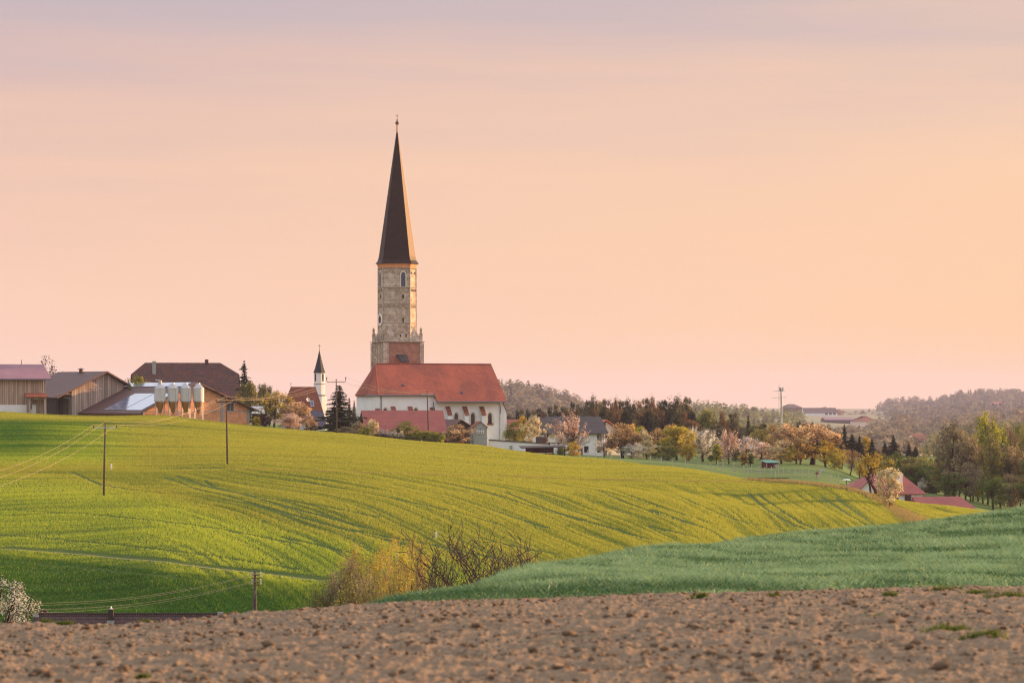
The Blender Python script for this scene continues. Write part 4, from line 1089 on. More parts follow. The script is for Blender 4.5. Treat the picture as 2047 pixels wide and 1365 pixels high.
    lv = [684, 646, 608, 575, 536, 528]
    body = MB().lathe([(Ro+.1,zt(683)),(Ro+.04,zt(646)),(Ro,zt(608)),(Ro-.03,zt(575)),(Ro-.06,zt(529))], xT, yT, 8, ph); body.build('tower_octagon', M_stone, r)
    for py in (646.5, 608.5, 575.5, 537):
        MB().lathe([(Ro+.0,zt(py+1.6)),(Ro+.16,zt(py+.3)),(Ro+.16,zt(py-.3)),(Ro+.0,zt(py-1.2))], xT, yT, 8, ph).build('string_course', M_stonedk, r)
    MB().lathe([(Ro+.02,zt(536.5)),(Ro+.1,zt(535)),(Ro+.3,zt(529)),(Ro+.3,zt(527.5))], xT, yT, 8, ph).build('cornice', M_hollow, r)
    # broach pieces, pinnacles on the corners
    for i, (sx, sy) in enumerate(((-1,-1),(1,-1),(1,1),(-1,1))):
        px_, py_ = xT+sx*(h-.25), yT+sy*(h-.25); k = .36
        a = MB().add([(xT+sx*h,yT+sy*h,zt(683)),(xT+sx*h,yT+sy*h*.30,zt(683)),(xT+sx*h*.30,yT+sy*h,zt(683)),(xT+sx*Ro*.66,yT+sy*Ro*.66,zt(652))], [(0,1,3),(0,3,2),(1,2,3),(0,2,1)])
        a.build('broach', M_stone, r)
        pn = MB().box(px_-.32, px_+.32, py_-.32, py_+.32, zt(683), zt(668)).box(px_-.22, px_+.22, py_-.22, py_+.22, zt(668), zt(660)).add([(px_-.3,py_-.3,zt(660)),(px_+.3,py_-.3,zt(660)),(px_+.3,py_+.3,zt(660)),(px_-.3,py_+.3,zt(660)),(px_,py_,zt(654))], [(0,1,4),(1,2,4),(2,3,4),(3,0,4),(3,2,1,0)])
        pn.box(px_-.45, px_+.45, py_-.45, py_+.45, zt(668.6), zt(667.8)); pn.build('pinnacle', M_stone, r)
    # openings and blind tracery on each facet
    ri = Ro*math.cos(R(22.5))
    def facet(i): return T @ Matrix.Rotation(R(45*i), 4, 'Z')      # local -y looks outwards
    for i in range(8):
        F_ = facet(i)
        if i % 2 == 0:
            zz, hh = zt(574), zt(545)-zt(574)
            b = MB().prism(lancet(1.75, hh+.5), -ri-.1, -ri+.02, 'y'); b.v = [(p[0],p[1],p[2]+zz-.1) for p in b.v]; b.xf(F_); fo = b.build('belfry_window', M_reveal, r)
            b = MB().prism(lancet(1.1, hh), -ri-.17, -ri-.105, 'y'); b.v = [(p[0],p[1],p[2]+zz) for p in b.v]; b.xf(F_); b.build('louvre', M_slate, fo)
            for pyb, pyt, w_ in ((598,590,.42),(646,636,.36)):
                b = MB().box(-w_/2, w_/2, -ri-.06, -ri+.05, zt(pyb), zt(pyt)); b.xf(F_); b.build('slit_window', M_black, r)
        for j, (pyb, xs) in enumerate(((551,(-1.0,1.0)),(585.5,(-1.25,-.0,1.25)),(618,(-1.25,0,1.25)),(659,(-.9,.9)))):
            if j == 0 and i % 2 == 0: continue
            tb = MB()
            for x_ in xs:
                for q in range(7):
                    a0, a1 = math.pi*q/7*1.5-.78, math.pi*(q+1)/7*1.5-.78
                    tb.tube([(x_+.34*math.cos(a0), -ri-.05, zt(pyb)+.5+.34*math.sin(a0)), (x_+.34*math.cos(a1), -ri-.05, zt(pyb)+.5+.34*math.sin(a1))], .085, 4)
            tb.xf(F_); tb.build('blind_tracery', M_stonedk, r)
        e_ = MB().tube([(Ro*math.sin(ph), -Ro*math.cos(ph), zt(683)), (Ro*math.sin(ph), -Ro*math.cos(ph), zt(537))], .17, 6); e_.xf(T @ Matrix.Rotation(R(45*i),4,'Z')); e_.build('corner_shaft', M_stone, r)
    for px_, pyb in ((-.75,678),(.75,678)):
        b = MB().box(px_-.17, px_+.17, -ri-.08, -ri+.05, zt(pyb), zt(pyb-9)); b.xf(facet(0)); b.build('slit_window', M_black, r)
    # clock on the narrow western-left facet
    ck = MB().lathe([(1.55,-.04),(1.55,.08),(1.45,.1)], 0, 0, 28); ck.xf(facet(6) @ Matrix.Translation((0,-ri-.12,zt(639.5))) @ Matrix.Rotation(R(90),4,'X')); cko = ck.build('clock', M_marker, r)
    ck = MB().lathe([(.92,0),(.92,.05)], 0, 0, 24); ck.xf(facet(6) @ Matrix.Translation((0,-ri-.2,zt(639.5))) @ Matrix.Rotation(R(90),4,'X')); ck.build('clock_face', M_maroon, cko)
    ck = MB().box(-.06,.06,-ri-.3,-ri-.26,zt(639.5)-.2,zt(639.5)+1.1).box(-.75,.1,-ri-.3,-ri-.26,zt(639.5)-.07,zt(639.5)+.07); ck.xf(facet(6)); ck.build('clock_hand', M_gold, cko)
    # spire
    sp = MB().lathe([(Ro+.72,zt(528.3)),(Ro+.62,zt(527.2)),(Ro+.1,zt(521)),(Ro-.16,zt(513)),(Ro*.045,zt(265))], xT, yT, 8, ph); spo = sp.build('spire', M_spire, r)
    MB().lathe([(.2,zt(268)),(.16,zt(250)),(.42,zt(248.5)),(.5,zt(246.3)),(.4,zt(243.8)),(.12,zt(242)),(.2,zt(240.5)),(.1,zt(239))], xT, yT, 10).build('ball', M_gold, spo)
    MB().tube([(xT,yT,zt(241)),(xT,yT,zt(228))], .06, 5).tube([(xT-.5,yT,zt(232.5)),(xT+.5,yT,zt(232.5))], .05, 5).build('cross', M_gold, spo)
    # stair hood on the roof at the tower foot
    xh = f.lx(808, yT-h-1.6); yh = yT-h-1.6
    q = lambda px,py,y: (f.lx(px,y), y, f.lz(py, f.lx(px,y), y))
    A, B, C_, D_ = q(801,722,yr+.3), q(818.5,722,yr+.3), q(812,709,yT-h-.1), q(791.5,709,yT-h-.1)
    MB().thick([A,B,C_,D_], [(0,1,2,3)], .22).build('stair_hood', M_spiredark, r)
    hb = MB()
    for t in (.25,.5,.75):
        a = Vector(A).lerp(Vector(B), t); b = Vector(D_).lerp(Vector(C_), t); hb.tube([a+Vector((0,-.05,.06)), b+Vector((0,-.05,.06))], .06, 4)
    hb.build('hood_seam', M_gutter, r)
    MB().box(xr0-.15, xr0+.15, yr-.15, yr+.15, zr, zr+1.0).lathe([(.05,zr+1.0),(.35,zr+1.3),(.05,zr+1.7)], xr0, yr, 8).build('finial', M_stonedk, r)
church()
# ================================================================ the bungalow and other buildings down the slope
def bungalow():
    f = Fr(1756, 545, 10); r = f.root('bungalow', 'white bungalow with red hipped roof behind the yellow tree', 'bungalow')
    w = 11; x0, x1 = f.lx(1702), f.lx(1843); zb = f.lz(1030); ze = f.lz(984); zr = f.lz(948, f.lx(1765,w/2), w/2)
    MB().box(x0, x1, 0, w, zb, ze).build('wall', M_white, r)
    xr0, xr1 = f.lx(1737, w/2), f.lx(1803, w/2)
    vs, fs = roof_x(x0, x1, 0, w, ze+.1, zr, og=.7, oe=.6, hip0=xr0-x0+.7, hip1=x1-xr1+.7); ro = MB().thick(vs, fs, .2).build('roof', M_redtile, r)
    a, b, m = f.lx(1707,-2.2), f.lx(1757,-2.2), f.lx(1737,-2.2); za = f.lz(958, m, -2.2); zl = f.lz(986, a, -2.2)
    MB().prism([(a+1.0,zb),(b-.9,zb),(b-.9,zl+.35),(m,za-.35),(a+1.0,zl+.4)], -2, -.02, 'y').build('gable_wall', M_white, r)
    vs = [(a,-2.7,zl-.1),(m,-2.7,za),(b,-2.7,zl-.1),(b,2.2,zl-.1),(m,4.6,za),(a,2.2,zl-.1)]
    MB().thick(vs, [(0,1,4,5),(1,2,3,4)], .2).build('gable_roof', M_redtile, r)
    xc = f.lx(1797.5, w*.3); MB().box(xc-.55, xc+.55, w*.3-.4, w*.3+.4, zr-2.2, f.lz(947)).build('chimney', M_white, ro)
    for px in (1811, 1817.5): 
        x = f.lx(px); b_ = MB().prism(lancet(.85, 1.7), -.09, -.005, 'y'); b_.v = [(p[0]+x,p[1],p[2]+f.lz(1004)) for p in b_.v]; fo = b_.build('window', M_marker, r)
        b_ = MB().prism(lancet(.62, 1.45), -.14, -.095, 'y'); b_.v = [(p[0]+x,p[1],p[2]+f.lz(1003)) for p in b_.v]; b_.build('pane', M_glass, fo)
    for px in (1824,1833,1841): x = f.lx(px); MB().box(x-.12, x+.12, -.35, -.1, zb, ze-.1).build('veranda_post', M_marker, r)
    wall_window(r, f.lx(1790), f.lz(1002), 1.3, 1.3)
    wall_window(r, f.lx(1727,-2), f.lz(1000), 1.4, 1.0, y=-2)
    g = Fr(1890, 530, 6); r2 = g.root('garage', 'low garage with red hipped roof beside the bungalow', 'garage')
    w = 8; x0, x1 = g.lx(1840), g.lx(1949); zb = g.lz(1045); ze = g.lz(1017); zr = g.lz(992, g.lx(1880,w/2), w/2)
    MB().box(x0, x1, 0, w, zb, ze).build('wall', M_white, r2)
    vs, fs = roof_x(x0, x1, 0, w, ze+.1, zr, og=.5, oe=.5, hip0=.01, hip1=x1-g.lx(1920,w/2)+.5); MB().thick(vs, fs, .2).build('roof', M_redtile, r2)
    wall_window(r2, g.lx(1925), g.lz(1027), 1.0, .8)
bungalow()

def valley_house():
    d = 310; f = Fr(62, d, 0, z=-30); r = f.root('valley_house', 'house in the dip showing only its dark tiled roof', 'house')
    x0, x1 = f.lx(60), f.lx(432); w = 10; zr = f.lz(1227, f.lx(240,w/2), w/2); ze = zr-5; yr = w/2
    MB().box(x0+.3, x1-.3, .3, w-.3, 0, ze-.2).build('wall', M_plaster, r)
    # ridge runs a touch uphill in the photo: yaw it slightly
    vs, fs = roof_x(x0, x1, 0, w, ze, zr, og=.4, oe=.5); ro = MB().thick(vs, fs, .25).build('roof', M_oldtile2, r)
    MB().tube([(x0-.4,yr,zr+.03),(x1+.4,yr,zr+.03)], .14, 6).build('ridge_tile', M_oldtile2, ro)
    xc = f.lx(87, yr+1); MB().box(xc-.4, xc+.4, yr+.6, yr+1.3, zr-1, f.lz(1220.5, xc, yr)).build('chimney', M_timber, ro)
    xc = f.lx(222, yr-.8); c = MB().box(xc-.27, xc+.27, yr-1.1, yr-.5, zr-1.5, f.lz(1216, xc, yr)).build('chimney', M_timber, ro)
    MB().box(xc-.4, xc+.4, yr-1.25, yr-.4, zr-1.6, zr-.62).build('flashing', M_metal, c)
    MB().lathe([(.2,f.lz(1216,xc,yr)),(.12,f.lz(1214,xc,yr)),(.03,f.lz(1210,xc,yr))], xc, yr-.8, 8).build('cowl', M_metal, c)
    f2 = MB().box(f.lx(431)-.3, f.lx(431)+.3, yr-.15, yr+.15, zr-.1, zr+.25); f2.build('ridge_end', M_metal, ro)
    MB().box(x0-.5, x0+.1, yr-.4, yr+.4, zr-.3, zr+.1).build('verge_cap', M_metal, ro)
M_oldtile2 = surf('ribbed_tile', (.12,.065,.06), (.16,.08,.07), scale=.8, rough=.7, kind='tile', bw=.26, bh=.34, mortar=.05, c3=(.25,.25,.25), bump=.8)
valley_house()

def hen_house():
    f = Fr(1545, 632, 24); r = f.root('hen_house', 'small maroon hen house with green sloping roof in the orchard', 'hen house')
    x0, x1 = f.lx(1532), f.lx(1556); xm = f.lx(1547); zt, zb = f.lz(924), f.lz(943); zg = f.lz(949)
    MB().box(x0, x1, 0, 2.2, zb, zt).build('wall', M_maroon, r)
    MB().thick([(x0-.3,-.6,zt-.02),(x1+.1,-.6,zt-.02),(x1+.1,2.5,zt+.5),(x0-.3,2.5,zt+.5)], [(0,1,2,3)], .1).build('roof', M_green, r)
    for x in (x0+.06, xm, x1-.06): MB().box(x-.06, x+.06, -.12, -.005, zg, zt-.05).build('post', M_post, r)
    tr = MB().lathe([(.3,-.03),(.42,-.03),(.42,.03),(.3,.03)], 0, 0, 16); tr.xf(Matrix.Translation((f.lx(1552),-.08,f.lz(931))) @ Matrix.Rotation(R(90),4,'X')); tr.build('wreath', M_post, r)
    for a, b in ((1541,1546),(1553,1559)): MB().tube([(f.lx(a),-1.2,zg),(f.lx(a)+.35,-.15,zb)], .06, 5).tube([(f.lx(a)+.3,-1.2,zg),(f.lx(a)+.65,-.15,zb)], .06, 5).build('ladder', M_post, r)
hen_house()

def small_things():
    f = Fr(1535, 553, 3); f.z = float(gz(f.x, f.d)); r = f.root('feed_trough', 'long dark brown trough lying on the grass at the field edge', 'trough')
    x0, x1 = f.lx(1492), f.lx(1577); z = f.lz(962); zt = f.lz(955)
    MB().add([(x0,0,z),(x1,0,z),(x1,.6,z),(x0,.6,z),(x0,-.15,zt-.1),(x1,-.15,zt),(x1,.75,zt),(x0,.75,zt-.1)], [(3,2,1,0),(0,1,5,4),(1,2,6,5),(2,3,7,6),(3,0,4,7)]).build('basin', M_brownsheet, r)
    MB().box(x0, x1, -.2, -.155, zt-.16, zt+.02).build('rim', M_trim, r)
    f = Fr(1268, 668, 5); r = f.root('flat_trailer', 'dark green flat trailer parked under the white bush', 'trailer')
    x0, x1 = f.lx(1255), f.lx(1286); z = f.lz(927); zt = f.lz(922)
    MB().box(x0, x1, 0, 2.2, z, z+.2).build('deck', M_black, r); MB().box(x0, x1, -.05, -.004, z+.2, zt).build('side_board', M_gutter, r)
    for x in (x0+.8, x1-.8):
        wl = MB().lathe([(.38,-.1),(.38,.1)], 0, 0, 14); wl.xf(Matrix.Translation((x,.1,z-.15)) @ Matrix.Rotation(R(90),4,'X')); wl.build('wheel', M_black, r)
    f = Fr(1416, 600, 5); r = f.root('peach_screen', 'flat peach-coloured panel leaning on the pasture fence', 'panel')
    MB().box(f.lx(1407), f.lx(1424), -.04, .04, f.lz(944), f.lz(938)).build('board', M_peach, r)
    for px in (1408.5, 1422.5): MB().box(f.lx(px)-.05, f.lx(px)+.05, .05, .13, f.lz(946), f.lz(938)).build('post', M_post, r)
    f = Fr(1692, 560, 5); r = f.root('feeding_table', 'white sheet-topped feeding table on one leg near the bungalow', 'table')
    MB().lathe([(.1,f.lz(959.5)),(.85,f.lz(959.3)),(.6,f.lz(957.6)),(.05,f.lz(957))], 0, 0, 12).build('top', M_marker, r); MB().tube([(0,0,f.lz(970)),(0,0,f.lz(959))], .08, 6).build('leg', M_timber, r)
    f = Fr(1644, 612, 5); r = f.root('drinking_trough', 'low white drinking trough on the grass by the person', 'trough')
    MB().add([(-.5,-.2,0),(.5,-.2,0),(.5,.2,0),(-.5,.2,0),(-.65,-.3,.45),(.65,-.3,.45),(.65,.3,.45),(-.65,.3,.45)], [(3,2,1,0),(0,1,5,4),(1,2,6,5),(2,3,7,6),(3,0,4,7)]).build('basin', M_marker, r)
    MB().box(-.7,.7,-.34,-.305,.38,.47).build('rim', M_metal, r)
    for px, d_ in ((222.5,None),(872,None)):
        py = 940 if px < 300 else 1076; d_ = float(ground_d(px, py, 300, 640)); o = empty('marker_post', P(px, py, d_), 0, 'white marker post standing by the track near the single pole' if px < 300 else 'white marker post in the crop above the bare bushes', 'marker post')
        hh = 12.5*d_/FPX; MB().box(-.11,.11,-.11,.11,-.3,hh).add([(-.11,-.11,hh),(.11,-.11,hh),(.11,.11,hh),(-.11,.11,hh),(0,0,hh+.1)], [(0,1,4),(1,2,4),(2,3,4),(3,0,4)]).build('stake', M_marker, o)
small_things()

# ---------------------------------------------------------------- pasture fence
def fence(name, label, posts, h, netting=True):
    pts = []
    for px, py in posts:
        d = float(ground_d(px, py, 545, 760)); pts.append(Vector((XX(px,d), d, float(gz(XX(px,d), d)))))
    o = empty(name, pts[0], 0, label, 'fence'); b0 = pts[0]
    for p in pts:
        q = p-b0; MB().box(q.x-.07, q.x+.07, q.y-.07, q.y+.07, q.z-.4, q.z+h*random.uniform(.9,1.15)).build('post', M_post, o)
    wmb = MB()
    for hz in (.35, .7, 1.05): 
        if hz < h: wmb.tube([p-b0+Vector((0,-.09,hz)) for p in pts], .022, 4)
    wmb.build('wire', M_gutter, o)
fence('pasture_fence', 'pale-posted wire fence passing in front of the hen house', [(1435,934),(1446,936),(1467,939),(1487,942),(1502,943),(1517,945),(1529,946),(1542,947.5),(1556,948.5),(1566,949),(1577,950),(1590,951),(1604,952),(1617,953),(1640,956),(1662,962),(1676,966)], 1.5)
fence('orchard_fence', 'thin wire fence along the lower edge of the blossoming orchard', [(1300,922),(1322,925),(1344,929),(1370,931),(1395,933),(1420,937),(1445,941),(1470,945),(1495,949),(1520,951),(1550,953)], 1.1)
fence('garden_fence', 'light mesh fence on the grass before the white farmhouse', [(1160,913),(1175,915),(1190,917),(1205,918),(1222,919),(1240,920)], 1.7)

# ---------------------------------------------------------------- a person in the pasture
def person():
    d = float(ground_d(1633.5, 958, 555, 680)); o_ = P(1633.5, 958, d)
    M_skin = surf('skin', (.5,.3,.22), (.46,.27,.2), scale=3, rough=.6); M_top = surf('maroon_top', (.22,.06,.05), (.18,.05,.045), scale=4, rough=.9)
    M_trs = surf('beige_trousers', (.5,.4,.32), (.42,.33,.27), scale=4, rough=.9); M_hair = surf('brown_hair', (.08,.045,.03), (.06,.035,.02), scale=6, rough=.7)
    V = [((0,0,.93),.15),((0,0,1.12),.135),((0,.01,1.34),.165),((0,.01,1.46),.09),((0,.0,1.53),.055),((0,-.01,1.60),.075),((0,-.015,1.68),.1),((0,0,1.76),.075),
         ((.1,.0,.88),.1),((.13,-.06,.5),.07),((.14,.02,.1),.045),((.15,-.12,.04),.04),
         ((-.1,.0,.88),.1),((-.12,.05,.5),.07),((-.12,.16,.1),.045),((-.12,.04,.04),.04),
         ((.19,.01,1.4),.065),((.25,.03,1.14),.048),((.22,-.12,.92),.036),((.21,-.17,.85),.034),
         ((-.19,.01,1.4),.065),((-.3,-.06,1.18),.048),((-.38,-.22,1.05),.036),((-.4,-.28,1.02),.034)]
    E = [(0,1),(1,2),(2,3),(3,4),(4,5),(5,6),(6,7),(0,8),(8,9),(9,10),(10,11),(0,12),(12,13),(13,14),(14,15),(2,16),(16,17),(17,18),(18,19),(2,20),(20,21),(21,22),(22,23)]
    for side, b, base in ((1,19,Vector((.21,-.17,.85))),(-1,23,Vector((-.4,-.28,1.02)))):
        for k in range(5):
            i = len(V); dx = (-.03+.017*k); dr = Vector((dx*.6, -.02, -.075)) if k < 4 else Vector((-.03*side,-.04,-.04))
            V.append((tuple(base+Vector((dx,0,-.02))), .011)); V.append((tuple(base+Vector((dx,0,-.02))+dr*(1-.1*abs(k-1.5))), .008)); E += [(b,i),(i,i+1)]
    me = bpy.data.meshes.new('person'); me.from_pydata([v[0] for v in V], E, []); o = link('person', me, M_skin)
    md = o.modifiers.new('Skin', 'SKIN'); md.use_smooth_shade = True
    for sv, v in zip(me.skin_vertices[0].data, V): sv.radius = (v[1], v[1]*.85)
    me.skin_vertices[0].data[0].use_root = True
    o.modifiers.new('Sub', 'SUBSURF').levels = 1
    o.location = o_; o.rotation_euler = (0,0,R(-35)); tag(o, 'person in maroon top and beige trousers standing in the pasture', 'person')
    me.materials.append(M_top)
    def cloth(name, pairs, m):
        mb = MB()
        for pth, rad in pairs: mb.tube(pth, rad, 10)
        mb.build(name, m, o, smooth=True)
    cloth('top', [([(0,0,.9),(0,0,1.1),(0,.01,1.34),(0,.01,1.47)], [.175,.16,.19,.1])] + [([(s*.16,.01,1.43),(s*.2,.01,1.38),(x,y,z),(x2,y2,z2)], [.08,.08,.062,.05]) for s,x,y,z,x2,y2,z2 in ((1,.25,.03,1.14,.225,-.1,.95),(-1,-.3,-.06,1.18,-.37,-.2,1.06))], M_top)
    cloth('trousers', [([(0,0,.86),(0,0,.98)], [.17,.165]), ([(.09,0,.92),(.13,-.06,.5),(.14,.02,.1)], [.115,.085,.07]), ([(-.09,0,.92),(-.12,.05,.5),(-.12,.16,.1)], [.115,.085,.07])], M_trs)
    hb = MB().lathe([(.02,1.80),(.075,1.79),(.112,1.74),(.115,1.68),(.1,1.64)], 0, .02, 12); hb.build('hair', M_hair, o, smooth=True)
    fb = MB().box(-.012,.012,-.13,-.1,1.66,1.69); fb.build('nose', M_skin, o)
    for s in (-1,1): MB().box(s*.035-.012,s*.035+.012,-.112,-.1,1.695,1.71).build('eye', M_black, o)
    MB().box(-.025,.025,-.112,-.1,1.625,1.633).build('mouth', M_maroon, o)
    for s in (-1,1): MB().lathe([(.015,1.65),(.022,1.68),(.015,1.71)], s*.105, 0, 8).build('ear', M_skin, o)
person()

# ---------------------------------------------------------------- poles and lines
def pole(px, pyb, pyt, d, label, arm, style):
    """arm: half length in px"""
    k = d/FPX; b = P(px, pyb, d); o = empty('power_pole', b, 0, label, 'power pole', 'power poles crossing the hill'); h = (pyb-pyt)*k
    lean = {207:.25, 455:-.25, 673:-.1, 857:-.35}.get(px, 0)
    MB().tube([(0,0,-1.2),(lean*.5,0,h*.5),(lean,0,h)], [.17,.15,.11], 8).build('pole', M_pole, o, smooth=True)
    tips = []
    if style == 'u':
        za = h-.15
        MB().tube([(lean-arm*k,-.1,za+.85),(lean-arm*k,-.1,za+.2),(lean-arm*k+.3,-.1,za-.05),(lean+arm*k-.3,-.1,za-.05),(lean+arm*k,-.1,za+.2),(lean+arm*k,-.1,za+.85)], .075, 6).build('cross_arm', M_timber, o)
        for x in (lean-arm*k, lean, lean+arm*k):
            MB().lathe([(.06,za+.6 if x != lean else h),(.13,za+.75 if x != lean else h+.15),(.13,za+1.0 if x != lean else h+.4),(.05,za+1.1 if x != lean else h+.5)], x, -.1 if x != lean else 0, 8).build('insulator', M_trim, o)
            tips.append(b+Vector((x,-.1 if x != lean else 0, za+1.1 if x != lean else h+.5)))
    else:
        za = h-.55; sk = .35 if style == 'skew' else 0
        ends = [(lean-arm*k, -.14-sk*arm*k), (lean, 0), (lean+arm*k, -.14+sk*arm*k)]
        MB().tube([(ends[0][0],ends[0][1],za),(ends[2][0],ends[2][1],za)], .08, 4).build('cross_arm', M_metal if style == 'flat' else M_timber, o)
        for i,(x,y) in enumerate(ends):
            z0 = za if i != 1 else h-.05
            MB().lathe([(.05,z0),(.1,z0+.12),(.1,z0+.42),(.04,z0+.5)], x, y, 8).build('insulator', M_trim, o); tips.append(b+Vector((x,y,z0+.5)))
    return tips
T1 = pole(207, 1001, 848, 430, 'wooden power pole standing alone on the western slope', 23, 'flat')
T2 = pole(455, 937, 797, 486, 'tall wooden power pole in front of the brick gable', 19, 'skew')
T3 = pole(673, 865, 762, 628, 'dark power pole with upturned arms before the spruce', 19, 'u')
T4 = pole(857, 877, 784, 646, 'bent power pole before the red barn and church', 14, 'flat')
def cable(pts, sag, label, rad=.03, name='power_cable', grp='power cables between the poles'):
    path = []
    for a, b, s in zip(pts[:-1], pts[1:], sag):
        for t in np.linspace(0, 1, 14, endpoint=False): path.append(a.lerp(b, t) - Vector((0,0,4*s*t*(1-t))))
    path.append(pts[-1]); mb = MB().tube(path, rad, 4); o = mb.build(name, M_cable); tag(o, label, 'cable', grp)
for i in range(3):
    e0 = P(-55+18*i, 955+11*i, 345); e9 = P(905+6*i, 812+3*i, 690)
    cable([e0, T1[i], T2[i], T3[i], T4[i]], [1.0, 1.6, 1.8, 1.2], 'thin bright power cable strung from pole to pole over the hill', .018)
def phone_pole():
    d = 300; b = P(512, 1262, d); o = empty('telephone_pole', b, 0, 'short dark telephone pole with strut rising behind the soil', 'telephone pole'); k = d/FPX; z = lambda py: (1262-py)*k
    MB().tube([(0,0,-2),(-.12,0,z(1140))], [.16,.12], 8).build('pole', M_pole, o, smooth=True)
    MB().tube([(-1.15,0,-1.6),(-.1,-.1,z(1180))], [.12,.1], 8).build('strut', M_pole, o, smooth=True)
    tips = []
    for py in (1149, 1155, 1163.5, 1169.5):
        MB().tube([(-.42,-.12,z(py)+.12),(-.4,-.12,z(py)),(.42,-.12,z(py)+.05),(.48,-.12,z(py)+.25)], .05, 5).build('cross_arm', M_trim, o)
        for x in (-.42,.48):
            MB().lathe([(.04,z(py)+.1),(.075,z(py)+.2),(.07,z(py)+.34),(.03,z(py)+.38)], x, -.12, 8).build('insulator', M_silo, o)
    for py in (1149,1151,1163.5,1165.5): tips.append(b+Vector((0,-.12,z(py)+.2)))
    for t, (px, py) in zip(tips, ((-30,1202),(-30,1207),(-30,1214),(-30,1222))):
        cable([P(px, py, 285), t], [1.15], 'slack telephone wire hanging over the tiled roof in the dip', .013, 'telephone_wire', 'telephone wires over the roof')
phone_pole()

def radio_mast():
    d = 900; o_ = P(1561, 868, d); o = empty('radio_mast', o_, 0, 'slender white radio mast with antennas rising above the woods', 'mast'); k = d/FPX; z = lambda py: (868-py)*k; x = lambda px: (px-1561)*k
    MB().tube([(x(1562),0,-2),(x(1562),0,z(800)),(x(1561.3),0,z(776))], [.3,.26,.2], 8).build('tube', M_silo, o)
    MB().tube([(x(1561.5),-.2,z(835)),(x(1561),-.2,z(776))], .2, 6).build('cable_duct', M_concrete, o)
    for a in range(3): 
        q = Vector((math.cos(R(120*a))*.6, math.sin(R(120*a))*.6, 0)); MB().box(x(1561)+q.x-.18, x(1561)+q.x+.18, q.y-.18, q.y+.18, z(781), z(774)).build('panel_antenna', M_concrete, o)
    MB().tube([(x(1557.3),0,z(830)),(x(1557.3),0,z(768.5))], .09, 5).build('whip', M_metal, o)
    for py, a, b in ((782,1546,1569),(795,1543,1573)): MB().tube([(x(a),0,z(py)),(x(b),0,z(py-1))], .07, 4).build('cross_bar', M_metal, o)
radio_mast()

# ---------------------------------------------------------------- far buildings across the valley
def far_house(px0, px1, pyr, pye, pyb, d, a, label, wm, rm, w=10, name='far_house', cat='house', wins=(), hip=0):
    rt = float(far(d))/d; d = float(far(d)); w = w*rt; hip = hip*rt
    f = Fr((px0+px1)/2, d, a, z=float(gz(XX((px0+px1)/2, d), d))); r = f.root(name, label, cat)
    x0, x1 = f.lx(px0), f.lx(px1); zb, ze, zr = f.lz(pyb)-3, f.lz(pye), f.lz(pyr, 0, w/2)
    mb = MB(); walls_x(mb, x0, x1, 0, w, zb, ze, zr-.3, cut=(ze+.01 if hip else None)); mb.build('wall', wm, r)
    vs, fs = roof_x(x0, x1, 0, w, ze+.1, zr, og=.6, oe=.6, hip0=hip, hip1=hip); MB().thick(vs, fs, .3).build('roof', rm, r)
    for px, py in wins: wall_window(r, f.lx(px), f.lz(py), 1.6*rt, 1.5*rt, frame=M_trim)
    return r
far_house(1608, 1674, 815, 825, 832, 1700, 6, 'long white farmhouse on the far ridge beyond the mast', M_white, M_brownsheet, 12, wins=((1652,829),(1660,829),(1668,829)))
far_house(1567, 1603, 807.5, 814, 830, 1680, 0, 'grey hall with low hipped roof beside the mast on the far ridge', M_brownsheet, M_brownsheet, 22, name='far_hall', cat='hall', hip=7)
far_house(1650, 1712, 834, 839, 846, 1500, 4, 'long low shed with pale roof edge below the far ridge farmhouse', M_timber, M_plumsheet, 14, name='far_shed', cat='shed')
far_house(1718, 1754, 831, 842, 848, 1450, 10, 'dark red-roofed barn on the far slope below the rounded wood', M_plaster2, M_orangetile, 16, name='far_barn', cat='barn', hip=6)
far_house(1833, 1857, 867, 878, 890, 1240, 24, 'small house with steep roof at the edge of the pale far field', M_plaster2, M_orangetile, 10, wins=((1843,884),))
far_house(1980, 2008, 803.5, 806.5, 810, 1750, 4, 'peach house with long roof in the trees of the far hillside', M_plaster2, M_redtile, 10, wins=((1985,811),(2000,811)))
far_house(1865, 1900, 844, 848, 852, 1500, 4, 'low white-walled shed on the far slope right of the red barn', M_white, M_plumsheet, 10, name='far_shed', cat='shed')

def pylon():
    d = float(far(1500)); o_ = P(2016, 862, d); k = d/FPX; o = empty('lattice_pylon', o_, 0, 'faint lattice pylon standing before the far wooded hill', 'pylon'); h = (862-786)*k
    mb = MB(); W0, W1 = 6., 1.
    for i in range(8):
        t0, t1 = i/8, (i+1)/8; w0, w1 = W0+(W1-W0)*t0, W0+(W1-W0)*t1
        for sx, sy in ((-1,-1),(1,-1),(1,1),(-1,1)): mb.tube([(sx*w0,sy*w0,h*t0),(sx*w1,sy*w1,h*t1)], .13, 4)
        mb.tube([(-w0,-w0,h*t0),(w1,-w1,h*t1)], .08, 4).tube([(w0,-w0,h*t0),(-w1,-w1,h*t1)], .08, 4)
    mb.build('lattice', M_gutter, o)
    for t, l in ((.72,7.5),(.86,6)): MB().tube([(-l,0,h*t),(0,0,h*t+.5),(l,0,h*t)], .13, 4).build('cross_arm', M_metal, o)
pylon()
